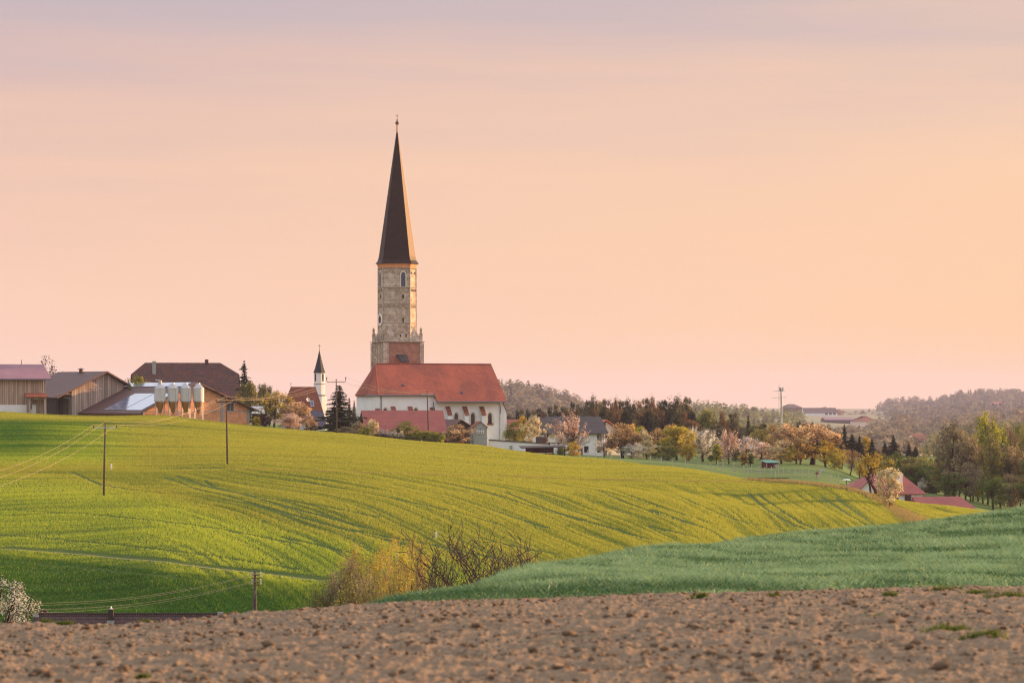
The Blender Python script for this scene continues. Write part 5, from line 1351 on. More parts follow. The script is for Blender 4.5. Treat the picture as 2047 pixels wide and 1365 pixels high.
# ================================================================ trees
def tubes_np(paths):
    V=[];F=[]; n0=0
    for pts, rad, sides in paths:
        pts = np.asarray(pts, float); n = len(pts)
        tng = np.gradient(pts, axis=0); tng /= np.maximum(np.linalg.norm(tng,axis=1),1e-9)[:,None]
        ref = np.where(np.abs(tng[:,2:3])<.9, np.array([[0,0,1.]]), np.array([[1.,0,0]]))
        a = np.cross(tng, ref); a /= np.linalg.norm(a,axis=1)[:,None]; b = np.cross(tng, a)
        an = 2*np.pi*np.arange(sides)/sides
        v = pts[:,None]+ (a[:,None]*np.cos(an)[None,:,None]+b[:,None]*np.sin(an)[None,:,None])*np.asarray(rad)[:,None,None]
        V.append(v.reshape(-1,3)); i = np.arange(n*sides).reshape(n,sides)
        f = np.stack([i[:-1], np.roll(i[:-1],-1,1), np.roll(i[1:],-1,1), i[1:]], -1).reshape(-1,4); F.append(f+n0); n0 += n*sides
    return np.concatenate(V), np.concatenate(F)

def quads_np(C, nrm, size, asp, rng):
    n = len(C); nrm = nrm/np.maximum(np.linalg.norm(nrm,axis=1),1e-9)[:,None]
    r = rng.normal(0,1,(n,3)); a = np.cross(nrm, r); a /= np.maximum(np.linalg.norm(a,axis=1),1e-9)[:,None]; b = np.cross(nrm, a)
    s = size[:,None]*.5
    V = np.stack([C-a*s*.55, C-b*s*asp, C+a*s*.9, C+b*s*asp*.8], 1)   # leaf-shaped kite
    V = np.stack([C-a*s, C-b*s*asp, C+a*s, C+b*s*asp], 1)
    return V.reshape(-1,3), np.arange(4*n).reshape(n,4)

def broadleaf(seed, H=10., W=8., trunk=.28, r0=.22, ncl=52, nlf=72, leaf=.4, clr=1.0, elong=1.0, up=.25, low=.13, egg=1.0, thin=1.0, twigs=True):
    """returns trunk mesh and crown mesh of a tree H high and W wide"""
    rng = np.random.default_rng(seed); paths = []
    zt = H*trunk; top = np.array([rng.normal(0,.25), rng.normal(0,.25), zt])
    lead = np.array([top[0]*1.6, top[1]*1.6, H*.72])
    tp = np.array([[0,0,-.6],[0,0,0],[top[0]*.4,top[1]*.4,zt*.5],top,(top+lead)/2+rng.normal(0,.15,3),lead])
    paths.append((tp, np.array([1.35,1.15,.95,.85,.55,.2])*r0, 7))
    c0 = np.array([0,0,H*(low+(1-low)*.5)]); rad = np.array([W*.5, W*.5, H*(1-low)*.5])
    cl = []
    while len(cl) < ncl:
        p = rng.normal(0,1,3); p /= np.linalg.norm(p); p *= rng.random()**.42
        # uneven outline
        q = 1 + .22*math.sin(3*math.atan2(p[1],p[0])+seed) + .14*rng.normal()
        z = p[2]; wid = (1 - .35*egg*max(z,0) - .12*max(-z,0))
        cl.append(c0 + p*rad*np.array([wid*q, wid*q, 1.0]) * (.93 if z > 0 else .98))
    LC=[];LN=[];LV=[]
    for c in cl:
        t = np.clip((c[2]/H-.12)*rng.uniform(.45,.9), trunk*.7, .68); 
        k = (t*H-zt)/max(lead[2]-zt,.1); s = top+(lead-top)*np.clip(k,0,1) if t*H > zt else np.array([top[0]*t*H/zt, top[1]*t*H/zt, t*H])
        mid = (s+c)/2 + np.array([0,0,-.06*H*rng.random()]) + rng.normal(0,.03*W,3); q1 = (s+mid)/2+rng.normal(0,.02*W,3)
        L = np.linalg.norm(c-s); rb = r0*np.clip(.12+.4*L/(.5*W+.5*H),.1,.5)
        end = c + (c-mid)/max(np.linalg.norm(c-mid),.1)*clr*.6*elong
        paths.append((np.array([s,q1,mid,c,end]), np.array([rb,rb*.8,rb*.55,rb*.28,.012]), 5))
        d = (c-mid)+np.array([0,0,up*np.linalg.norm(c-mid)]); d /= max(np.linalg.norm(d),1e-6)
        if twigs:
            for _ in range(3):
                e = c+rng.normal(0,.6,3)*clr+d*clr*.4*elong; paths.append((np.array([c*.6+mid*.4,(c+e)/2+rng.normal(0,.05,3),e]), np.array([rb*.3,rb*.18,.012]), 4))
        m = int(nlf*rng.uniform(.5,1.45)); g = rng.normal(0,1,(m,3)); g *= (rng.random((m,1))**.4)/np.maximum(np.linalg.norm(g,axis=1),1e-6)[:,None]*clr*rng.uniform(.7,1.25)
        if elong > 1: g = g/math.sqrt(elong) + d*(rng.uniform(-.7,1.3,(m,1))*clr*elong*.8)
        LC.append(c+g); o = (c-c0)/rad; LN.append(g*.8/clr+o*.5+rng.normal(0,.55,(m,3))); LV.append(np.clip(rng.normal(rng.uniform(-.05,1.05),.22,m),0,1))
    tm = fast_mesh('trunk', *tubes_np(paths), smooth=True)
    LC=np.concatenate(LC); V,F = quads_np(LC, np.concatenate(LN), leaf*rng.uniform(.6,1.4,len(LC))*thin, .62, rng)
    return tm, fast_mesh('crown', V, F, var=np.concatenate(LV))

def conifer(seed, H=10., Rr=2.1, n=30, nb=12, dens=15, droop=.35, bare=.06, ragged=.25):
    rng = np.random.default_rng(seed); paths=[(np.array([[0,0,-.6],[0,0,H*.5],[0,0,H*.99]]), np.array([.2,.12,.02]), 6)]
    C=[];Nn=[];S=[];Vv=[]
    for i in range(n):
        t = bare+(1-bare)*(i+rng.random()*.6)/n; h = t*H; Rh = Rr*(1-t)**.85*(1+ragged*rng.normal())+.12
        for b in range(nb):
            if rng.random() < .12: continue
            a = 2*np.pi*(b+rng.random())/nb; L = Rh*rng.uniform(.7,1.15); dr = np.array([math.cos(a),math.sin(a),0])
            e = np.array([0,0,h])+dr*L+np.array([0,0,-droop*L+.12*L*L/max(Rr,.1)])
            paths.append((np.array([[0,0,h],[dr[0]*L*.5,dr[1]*L*.5,h-droop*L*.45],e]), np.array([.05,.03,.01])*.8, 3))
            m = max(2,int(dens*L/Rr*1.6)); u = (np.arange(m)+rng.random(m))/m
            p = np.array([0,0,h])+dr*(L*u)[:,None]*1.02+np.array([0,0,1.])*(-droop*L*u+.12*L*u*u*L/Rr)[:,None]; side = np.array([-dr[1],dr[0],0])
            p = p+side*rng.normal(0,.16*L*.5,m)[:,None]+np.array([0,0,1.])*rng.normal(-.05,.06,m)[:,None]
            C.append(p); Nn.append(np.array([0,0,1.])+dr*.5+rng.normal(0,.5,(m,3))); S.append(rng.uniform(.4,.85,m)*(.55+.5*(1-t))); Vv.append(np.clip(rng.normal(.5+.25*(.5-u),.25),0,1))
    tm = fast_mesh('trunk', *tubes_np(paths), smooth=True); C=np.concatenate(C)
    V,F = quads_np(C, np.concatenate(Nn), np.concatenate(S), .55, rng); return tm, fast_mesh('crown', V, F, var=np.concatenate(Vv))

def bare_tree(seed, H, W, stems=3, depth=5, r0=.12, spread=.55, bud=0, leafsz=.2):
    rng = np.random.default_rng(seed); paths=[]; tips=[]
    def grow(p, d, L, r, lev):
        n = 4; pts=[p]; 
        for i in range(n):
            d = d+rng.normal(0,.13,3)+np.array([0,0,.05]); d /= np.linalg.norm(d); p = p+d*L/n; pts.append(p)
        paths.append((np.array(pts), np.linspace(r, r*.6, n+1), 5 if lev < 2 else 4))
        if lev >= depth: tips.append(p); return
        for k in range(2 + (1 if lev in (0,1,3) and rng.random() < .75 else 0)):
            s = pts[-1] if k < 1 else pts[rng.integers(1,n)]
            a = rng.uniform(0,2*np.pi); q = np.array([math.cos(a),math.sin(a),rng.uniform(-.1,.6)]); nd = d*(1-spread*.6)+q*spread; nd /= np.linalg.norm(nd)
            grow(s, nd, L*rng.uniform(.6,.82), max(r*.62*rng.uniform(.8,1),.025), lev+1)
    for s in range(stems):
        a = 2*np.pi*(s+rng.random()*.6)/stems; d = np.array([math.cos(a)*.45,math.sin(a)*.45,1.]); grow(np.array([math.cos(a)*.15,math.sin(a)*.15,-.3]), d/np.linalg.norm(d), H*.33, r0, 0)
    V, F = tubes_np(paths)
    k = np.array([W/max(np.ptp(V[:,0]),.1), W/max(np.ptp(V[:,1]),.1), H/max(V[:,2].max(),.1)])
    tm = fast_mesh('trunk', V*k, F, smooth=True); tips = np.array(tips)*k
    if not bud: return tm, None
    C = np.repeat(tips, bud, 0)+rng.normal(0,.16,(len(tips)*bud,3)); Vq,Fq = quads_np(C, rng.normal(0,1,(len(C),3)), leafsz*rng.uniform(.6,1.4,len(C)), .6, rng)
    return tm, fast_mesh('crown', Vq, Fq, var=rng.random(len(C)))

M_bark = surf('bark', (.085,.06,.05), (.05,.036,.03), scale=3, rough=.95)
M_barkdk = surf('dark_bark', (.035,.027,.025), (.025,.02,.018), scale=3, rough=.95)
M_barkbr = surf('brown_bark', (.16,.095,.065), (.1,.06,.045), scale=3, rough=.95)
M_birch = surf('birch_bark', (.55,.42,.32), (.3,.2,.15), scale=6, rough=.9)
LM = {k: leafmat(k+'_leaves', a, b, t) for k,(a,b,t) in dict(
    orange=((.68,.47,.15),(.24,.14,.055),.5), peach=((.82,.6,.35),(.28,.165,.085),.48), yellow=((.66,.56,.08),(.26,.2,.04),.45), lime=((.47,.46,.06),(.16,.17,.035),.45),
    olive=((.33,.30,.10),(.14,.13,.05),.45), green=((.22,.27,.06),(.09,.115,.035),.45), white=((.95,.92,.84),(.45,.4,.3),.45), pink=((.92,.7,.57),(.38,.24,.18),.45), lilac=((.9,.81,.77),(.38,.31,.28),.45),
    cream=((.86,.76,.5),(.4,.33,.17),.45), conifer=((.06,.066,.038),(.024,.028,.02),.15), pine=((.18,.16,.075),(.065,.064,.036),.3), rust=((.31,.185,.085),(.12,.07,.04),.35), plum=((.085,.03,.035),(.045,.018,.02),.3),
    tan=((.5,.36,.17),(.25,.155,.08),.4), mossy=((.34,.34,.09),(.15,.15,.05),.45), gold=((.66,.5,.07),(.32,.21,.045),.45), hawthorn=((.75,.72,.62),(.07,.085,.03),.3), palebrown=((.42,.34,.2),(.22,.17,.1),.4), farwood_hazed=((.34,.28,.18),(.17,.145,.12),.25)).items()}  # far-wood leaves: greyish twig colour, lightened to paint in extra haze

PROTO = {}
for nm, kw in dict(
    round=dict(), open=dict(ncl=46,nlf=56,clr=.9,low=.1,leaf=.38), dense=dict(ncl=62,nlf=100,clr=1.05,leaf=.38,low=.08,trunk=.18), spiky=dict(ncl=66,nlf=60,clr=.72,elong=2.6,leaf=.32,up=.5,low=.1),
    sparse=dict(ncl=50,nlf=38,clr=.9,leaf=.28,low=.1), tall=dict(W=4.2,ncl=46,nlf=70,clr=.75,low=.08,trunk=.2,egg=.5,r0=.16), bush=dict(ncl=60,nlf=90,clr=1.05,low=-.04,trunk=.06,r0=.08,egg=.3,leaf=.38),
    high=dict(low=.4,trunk=.36,ncl=46,nlf=60,clr=.85,leaf=.3), pine=dict(W=4.6,ncl=50,nlf=80,clr=.75,elong=1.7,up=.7,low=.06,trunk=.5,r0=.17,egg=.6,leaf=.33), thin=dict(W=5,ncl=60,nlf=62,clr=.85,low=.06,trunk=.5,r0=.13,egg=.6,leaf=.26), thick_limb=dict(ncl=48,nlf=75,clr=.95,low=.14,trunk=.2,r0=.38)).items():
    PROTO[nm] = [broadleaf(100+17*i+len(nm)*7, **kw) + (kw.get('W', 8.),) for i in range(3)]
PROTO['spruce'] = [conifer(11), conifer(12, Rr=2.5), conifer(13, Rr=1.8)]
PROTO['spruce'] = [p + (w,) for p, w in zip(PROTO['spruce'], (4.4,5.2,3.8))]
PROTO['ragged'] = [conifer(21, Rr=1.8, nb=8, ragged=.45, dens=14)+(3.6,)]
BARKS = dict(orange=M_bark, conifer=M_barkdk, pine=M_barkbr, rust=M_barkbr, plum=M_barkdk)
_cnt = 0
def tree(px, pyt, wpx, d, proto, leaf, label, name='tree', cat='tree', group=None, pyb=None, var=None, bark=None, rz=None):
    """one tree: bearing px, top at pyt, width in px, standing on the ground at distance d"""
    global _cnt; _cnt += 1
    tm, cm, W0 = PROTO[proto][(_cnt if var is None else var) % len(PROTO[proto])]
    x = XX(px, d); z = float(gz(x, d)) if pyb is None else d*(HZ-pyb)/FPX
    h = d*(HZ-pyt)/FPX - z; o = empty(name, (x, d, z), random.uniform(0,6.28) if rz is None else rz, label, cat, group)
    zz = np.empty(len(cm.vertices)*3, np.float32); 
    key = (proto, _cnt if var is None else var)
    if cm.name not in TOP:
        cm.vertices.foreach_get('co', zz); q = zz.reshape(-1,3); TOP[cm.name] = (float(np.percentile(q[:,2],99.7)), float(np.percentile(np.hypot(q[:,0],q[:,1]),90)*2))
    tz, tw = TOP[cm.name]; s = wpx*d/FPX/tw; o.scale = (s, s, h/tz)
    bm_ = bark or BARKS.get(leaf, M_bark)
    for nm2, me, mt in (('trunk', tm, bm_), ('crown', cm, LM[leaf])):
        c = bpy.data.objects.new(nm2, me)
        if not me.materials: me.materials.append(mt)
        COL.objects.link(c); c.parent = o; c.material_slots[0].link = 'OBJECT'; c.material_slots[0].material = mt
    return o
TOP = {}
# ---- around the farm and church
tree(98, 713, 66, 730, 'sparse', 'plum', 'dark purple-leaved tree rising behind the board barns')
tree(272, 753, 66, 695, 'bush', 'lime', 'yellow-green bush between the dark barn and old farmhouse', 'bush', 'bush')
tree(488, 723, 40, 735, 'ragged', 'conifer', 'ragged narrow spruce standing alone beside the old farmhouse', 'spruce_tree')
tree(497, 762, 40, 712, 'dense', 'olive', 'olive rounded tree under the ragged spruce')
tree(476, 787, 26, 690, 'bush', 'gold', 'small golden bush above the brick barn roof end', 'bush', 'bush')
tree(524, 768, 26, 716, 'tall', 'olive', 'narrow dark olive tree between the ragged spruce and orange tree')
tree(539, 771, 24, 722, 'pine', 'pine', 'dark pine tuft behind the orange tree', 'pine_tree')
tree(548, 780, 66, 676, 'open', 'gold', 'bright orange-gold tree beside the blue shed', rz=1)
tree(596, 803, 66, 668, 'open', 'peach', 'peach blossoming tree before the dish house')
tree(580, 826, 50, 660, 'bush', 'pink', 'low pale pink bush under the peach tree', 'bush', 'bush')
tree(622, 832, 34, 656, 'bush', 'peach', 'low orange-pink bush spilling towards the slate roof', 'bush', 'bush')
tree(514, 832, 18, 655, 'bush', 'gold', 'tiny golden shrub in front of the blue shed', 'bush', 'bush')
tree(531, 826, 18, 656, 'bush', 'plum', 'small dark shrub beside the blue shed', 'bush', 'bush')
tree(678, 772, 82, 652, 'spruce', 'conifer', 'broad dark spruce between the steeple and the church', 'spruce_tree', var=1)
tree(698, 797, 22, 1100, 'spruce', 'conifer', 'hazy distant spruce glimpsed between dark spruce and church', 'spruce_tree', group='distant spruces by the church', pyb=880)
tree(708, 802, 18, 1120, 'spruce', 'conifer', 'hazy distant spruce glimpsed between dark spruce and church', 'spruce_tree', group='distant spruces by the church', pyb=880)
tree(716, 842, 28, 645, 'bush', 'palebrown', 'brownish shrub at the open gable of the red barn', 'bush', 'bush', pyb=868)
tree(745, 838, 26, 642, 'bush', 'cream', 'upright pale yellow shrub before the red barn', 'bush', 'bush', pyb=870)
tree(690, 853, 40, 640, 'bush', 'palebrown', 'low blossoming shrub at the foot of the dark spruce', 'bush', 'bush', pyb=872)
tree(733, 853, 34, 638, 'bush', 'lime', 'low yellow-green shrub under the upright pale shrub', 'bush', 'bush', pyb=873)
for i, px in enumerate((762,776,789,802)):
    tree(px, 856+i*1.3, 16, 639, 'sparse', 'white', 'low white-flowering shrub along the field edge before the red barn', 'flowering_shrub', 'shrub', 'white shrubs before the red barn', pyb=874+i*3)
tree(812, 842, 46, 643, 'bush', 'mossy', 'dome of olive and orange leaves before the red barn', 'bush', 'bush', pyb=880)
for i, px in enumerate((836,850,866,880)):
    tree(px, 858+i*2.2, 24, 640, 'bush', 'lime', 'yellow-green hedge shrub near the bent power pole', 'hedge_shrub', 'shrub', 'yellow-green hedge before the red barn', pyb=879+i*3.4)
tree(915, 848, 66, 646, 'open', 'peach', 'rounded pinkish-brown bush before the black shed', 'bush', 'bush', pyb=892, var=1)
tree(1030, 842, 44, 690, 'bush', 'mossy', 'olive-yellow bush beside the west end of the church', 'bush', 'bush')
tree(1046, 832, 22, 712, 'tall', 'gold', 'narrow golden shrub beside the white farmhouse gable', 'shrub', 'shrub')
tree(1070, 830, 56, 684, 'open', 'cream', 'pale yellow leafing tree behind the box trailer', var=2)
tree(1090, 868, 24, 676, 'sparse', 'white', 'whitish bush behind the timber swing frame', 'bush', 'bush')
tree(1143, 820, 74, 668, 'spiky', 'pink', 'tall pink and white blossoming cherry before the white farmhouse', 'cherry_tree')
tree(1121, 866, 40, 672, 'sparse', 'white', 'white blossom spray beneath the big pink cherry', 'cherry_tree')
tree(1147, 882, 32, 650, 'bush', 'gold', 'golden forsythia bush in front of the big cherry', 'bush', 'bush', pyb=915)
tree(1120, 895, 22, 648, 'bush', 'green', 'low green shrub by the swing frame end', 'bush', 'bush', pyb=914)
tree(1243, 846, 84, 672, 'thick_limb', 'tan', 'old apple tree with thick black limbs before the gable house', 'apple_tree', bark=M_barkdk, var=0)
# ---- orchard
OR = 'orchard trees in blossom'
for a in [
 (1208,868,44,676,'sparse','white','thin white blossom beside the old apple tree'),(1262,888,40,682,'thick_limb','lilac','dark-limbed small tree with lilac blossom behind the white bush'),
 (1252,846,52,716,'round','orange','orange tree behind the old apple tree'),(1276,852,36,724,'dense','lime','yellow-green tree between the orange trees'),
 (1287,857,38,700,'open','cream','slim cream-white blossoming tree above the tan bush'),(1265,886,42,668,'bush','white','low white blossoming bush above the flat trailer'),
 (1293,880,38,672,'open','cream','tan-gold round bush beside the low white bush'),(1318,856,58,704,'thick_limb','tan','tan tree with black leaning trunk in the orchard'),
 (1345,848,40,716,'round','orange','orange tree behind the tall yellow orchard tree'),(1353,852,64,678,'round','yellow','tall yellow-green tree fronting the orchard'),
 (1372,880,40,670,'bush','gold','low golden bush right of the tall yellow tree'),(1384,852,26,712,'spiky','white','narrow white spike of blossom behind the big white tree'),
 (1405,856,74,684,'spiky','white','biggest white blossoming tree of the orchard'),(1432,888,22,664,'tall','lime','slim fresh green tree between white and pink trees'),
 (1457,858,54,674,'spiky','pink','pink tree with upright shoots and brown trunk'),(1440,880,40,700,'open','pink','small pale pink tree behind the slim green one'),
 (1490,872,62,694,'open','lilac','broad lilac-white blossoming tree in mid orchard'),(1520,856,54,720,'round','olive','pale olive round tree behind the lilac tree'),
 (1487,904,18,650,'tall','orange','slender orange sapling before the lilac tree'),(1500,906,20,652,'tall','green','slender dark green sapling next to the orange sapling'),
 (1525,884,46,678,'open','pink','low pink-white tree left of the hen house'),(1562,880,56,676,'open','cream','pale olive-cream tree above the hen house'),
 (1592,890,54,670,'round','yellow','yellow rounded tree right of the hen house'),(1572,846,62,712,'open','peach','peach tree behind the hen house'),
 (1602,852,44,716,'dense','orange','orange-brown tree left of the great blossoming tree'),(1624,848,112,668,'thick_limb','peach','great orange blossoming tree with thick black trunk'),
 (1600,876,50,662,'open','orange','low orange boughs of a tree in front of the great tree'),(1650,880,56,660,'open','gold','golden leafing tree leaning on the great tree'),(1668,900,40,652,'bush','yellow','yellow bush at the foot of the great tree'),
 (1700,898,40,656,'sparse','tan','thin tan tree in the thicket left of the yellow tree'),(1683,884,34,682,'sparse','tan','thin tan tree behind the yellow bush'),(1718,905,34,664,'sparse','palebrown','pale brown twiggy tree beside the yellow field-edge tree'),
 (1535,868,40,726,'dense','tan','tan tree behind the pale olive one'),(1335,884,40,668,'bush','mossy','mossy green bush at the left foot of the tall yellow tree'),(1420,900,30,690,'bush','green','dark green bush under the biggest white tree'),
 (1470,896,34,706,'bush','olive','olive bush under the pink tree with shoots'),(1545,892,30,700,'bush','palebrown','pale brown bush behind the hen house roof'),(1580,906,34,690,'bush','plum','dark purple bush right of the hen house'),(1310,902,30,690,'bush','green','green bush under the leaning black trunk')]:
    tree(*a[:6], a[6], name='orchard_tree' if a[4] != 'bush' else 'bush', cat='tree' if a[4] != 'bush' else 'bush', group=OR, bark=M_barkdk if a[4] == 'thick_limb' else None)
# ---- two field-edge trees, small white tree
tree(1741, 903, 62, 474, 'high', 'gold', 'yellow tree on the field edge before the bungalow', pyb=991, var=0, bark=M_barkdk)
tree(1778, 936, 50, 452, 'round', 'cream', 'cream blossoming tree on the dry field edge below the yellow tree', pyb=1019, var=1, bark=M_barkdk)
tree(1752, 985, 34, 468, 'bush', 'gold', 'golden bush beside the cream blossoming tree', 'bush', 'bush', pyb=1006)
tree(1843, 953, 18, 610, 'sparse', 'white', 'tiny white blossoming tree behind the bungalow roof')
# ---- pine row behind the houses
PR = 'pines in the dark row behind the houses'
PL = 'dark pine in the long row of pines behind the white farmhouse'
prow = [(1012,836,22),(1024,824,20),(1034,818,18),(1045,822,18),(1056,819,18),(1067,815,20),(1078,818,18),(1089,814,20),(1099,816,20),(1109,812,20),(1120,815,20),(1131,808,22),(1142,806,22),(1153,804,24),(1163,807,22),
        (1176,798,28),(1188,794,28),(1200,798,28),(1212,793,30),(1225,797,30),(1238,795,30),(1250,798,30),(1263,793,32),(1277,796,32),(1290,797,32),(1304,795,32),(1318,797,32),(1332,798,34),(1346,796,34),(1360,795,36),(1374,797,34)]
for i, (px, pt, wp) in enumerate(prow):
    tree(px, pt+random.uniform(-5,6), wp*random.uniform(.85,1.3), 880+random.uniform(-25,45), 'pine' if i % 3 else 'round', ('pine','rust','pine','conifer','pine','tan')[i % 6] if px > 1165 else ('conifer','pine')[i % 2], PL, 'pine_tree', 'pine', PR)
for i, px in enumerate(range(1172, 1392, 15)):
    tree(px, 822+random.uniform(-5,5), 30, 855+random.uniform(-12,12), 'pine', ('pine','rust','conifer')[i % 3], PL, 'pine_tree', 'pine', PR)
tree(1413, 817, 46, 850, 'dense', 'mossy', 'large round green tree right of the dark pine row')
tree(1443, 822, 22, 848, 'pine', 'rust', 'russet pine beside the large round green tree', 'pine_tree')
tree(1468, 826, 34, 852, 'round', 'pine', 'broad dark pine between the russet pine and dark spruce', 'pine_tree')
tree(1496, 832, 24, 846, 'spruce', 'conifer', 'dark pointed spruce in the gap left of the mast', 'spruce_tree')
for px, pt, w_, lf in ((1432,850,40,'pine'),(1455,856,40,'rust'),(1480,852,40,'pine'),(1512,850,36,'olive'),(1530,846,36,'pine'),(1545,846,30,'tan'),(1380,840,34,'rust'),(1396,850,34,'pine')):
    tree(px, pt, w_, 838, 'round', lf, 'dull brown-green tree in the belt behind the orchard', 'belt_tree', 'tree', 'belt of trees behind the orchard')
for px, pt, w_, lf in ((1575,844,40,'olive'),(1598,840,20,'pine'),(1612,846,34,'rust'),(1624,842,16,'conifer'),(1640,848,30,'palebrown'),(1657,848,20,'conifer'),(1668,862,36,'pine')):
    tree(px, pt, w_, 800, 'pine' if w_ < 25 else 'round', lf, 'brownish tree peeping over the great orange tree', 'belt_tree', 'tree', 'trees behind the great orange tree')
# ---- spruces on the right
for px, pt, w_, pb, lb in ((1688,849,22,912,'tall slim spruce just right of the great orange tree'),(1703,868,26,915,'dark spruce with broad base beside the tall slim one'),(1718,872,26,915,'dark spruce pair member leaning on its broad neighbour'),(1743,877,26,915,'bushy spruce above the yellow field-edge tree'),
    (1769,884,15,915,'small narrow spruce left of the tallest dark one'),(1786,871,29,916,'tallest dark spruce over the green thicket'),(1817,885,20,914,'compact dark spruce right of the tallest one'),(1830,892,14,914,'thin brownish spruce last in the line')):
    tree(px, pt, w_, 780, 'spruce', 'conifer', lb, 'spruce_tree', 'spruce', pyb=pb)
tree(1731, 872, 18, 790, 'tall', 'gold', 'golden sliver of a tree between dark spruces', pyb=915)
# ---- green thicket and tall wood
for i, (px, pt, w_, lf) in enumerate(((1768,908,50,'mossy'),(1795,905,56,'green'),(1790,925,60,'olive'),(1822,914,52,'olive'),(1815,935,64,'green'),(1848,908,50,'mossy'),(1850,928,60,'green'),(1872,912,50,'olive'),(1735,935,40,'tan'),(1868,940,56,'green'),(1890,930,50,'olive'),(1830,955,44,'green'),(1860,962,44,'olive'))):
    tree(px, pt, w_, 655+7*(i % 3)-3*i/4, 'bush', lf, 'soft green tree in the thicket behind the bungalow', 'thicket_tree', 'tree', 'thicket behind the bungalow', bark=M_bark)
tree(1908, 842, 76, 628, 'open', 'palebrown', 'tall pale brown leafing tree at the corner of the wood')
tree(1975, 826, 70, 634, 'round', 'lime', 'tallest yellow-green tree of the wood')
for i, (px, pt, w_) in enumerate(((1890,905,60),(1918,892,60),(1940,868,54),(1955,880,56),(1985,868,54),(2004,858,48),(2022,856,50),(2040,850,50),(2060,852,54),(2085,848,60),(1930,925,60),(1965,915,56),(2000,905,56),(2030,902,52),(2055,900,56),(1905,945,60),(1945,950,60),(1985,950,60),(2020,948,60),(2055,945,60),(2120,855,60),(2150,860,60),(2110,920,60),(2180,862,60))):
    tree(px, pt, w_, 600+random.uniform(0,45)+(15 if pt < 890 else -8), 'thin', ('olive','green','palebrown','green')[i % 4], 'slender olive tree crowding the tall wood beyond the wheat hill', 'wood_tree', 'tree', 'slender trees of the tall wood', bark=M_bark)

# ---- near the camera: hawthorn, birches and bare bushes in the dip
def single(name, px, d, meshes, mats, label, cat='tree', pyb=None, rz=0, group=None, top=None, wide=None):
    x = XX(px, d); z = float(gz(x, d)) if pyb is None else d*(HZ-pyb)/FPX
    o = empty(name, (x, d, z), rz, label, cat, group)
    if top is not None:
        me = meshes[1] or meshes[0]; q = np.empty(len(me.vertices)*3, np.float32); me.vertices.foreach_get('co', q); q = q.reshape(-1,3)
        sw = 1.0 if wide is None else wide/(np.percentile(q[:,0],97)-np.percentile(q[:,0],3)); o.scale = (sw, sw, top/np.percentile(q[:,2],98.5))
    for nm, me, mt in zip(('trunk','crown'), meshes, mats):
        if me is not None: link(nm, me, mt, o)
    return o
dh = 150.; zh = float(gz(XX(2,dh), dh)); Hh = dh*(HZ-1128)/FPX - zh
single('hawthorn', 5, dh, broadleaf(5, H=Hh, W=5.4, ncl=260, nlf=100, leaf=.1, clr=.42, low=.1, trunk=.2, r0=.12), (M_barkdk, LM['hawthorn']), 'white flowering hawthorn at the edge of the picture over the soil', 'hawthorn')
for i, (px, pt, d, w_, lf) in enumerate(((706,1094,262,2.2,'yellow'),(735,1112,258,2.0,'lime'),(772,1082,266,2.4,'gold'),(800,1090,260,2.2,'yellow'),(825,1084,264,2.0,'gold'),(757,1100,270,2.2,'lime'),(690,1125,256,2.0,'palebrown'),(720,1140,255,2.2,'palebrown'),(668,1150,258,1.8,'palebrown'))):
    z = float(gz(XX(px,d), d)); H_ = d*(HZ-pt)/FPX - z
    single('birch_tree', px, d, broadleaf(300+i, H=H_, W=w_*1.9, ncl=66, nlf=75, leaf=.16, clr=.55, low=.12, trunk=.35, r0=.07, elong=1.6, up=.6, egg=.4), (M_birch if i < 6 else M_barkbr, LM[lf]), 'young birch with fine orange-gold leaves in the clump by the wheat' if i < 6 else 'thin brown sapling at the side of the birch clump', 'birch' if i < 6 else 'sapling', group='birch clump in the dip' if i < 6 else 'saplings by the birches', top=H_)
for i, (px, pt, d, wpx, st, sd_, lb) in enumerate(((946,1053,236,230,5,71,'wide bare walnut tree with knotted black twigs above the wheat'),(1012,1066,240,150,3,72,'bare walnut tree standing right of the widest bare one'),(880,1088,232,80,3,73,'low bare tree between birches and the wide walnut'),(852,1135,228,60,4,74,'small bare bush at the foot of the birches'))):
    z = float(gz(XX(px,d), d)); H_ = d*(HZ-pt)/FPX - z
    single('bare_tree', px, d, bare_tree(sd_, H_, wpx*d/FPX, stems=st, depth=5, r0=.16 if i < 2 else .11, spread=.6, bud=2, leafsz=.1), (M_bark, LM['tan']), lb, 'bare tree', top=H_, wide=wpx*d/FPX)
for i, (px, d, wpx, pt) in enumerate(((690,250,90,1160),(760,248,90,1150),(650,256,70,1175),(820,244,80,1160),(900,238,70,1160))):
    z = float(gz(XX(px,d), d)); H_ = d*(HZ-pt)/FPX - z
    single('brushwood', px, d, bare_tree(90+i, H_, wpx*d/FPX, stems=7, depth=4, r0=.045, spread=.4, bud=9, leafsz=.15), (M_barkbr, LM['mossy']), 'olive brushwood filling the dip under the birches and bare trees', 'brushwood', group='brushwood in the dip', top=H_, wide=wpx*d/FPX)

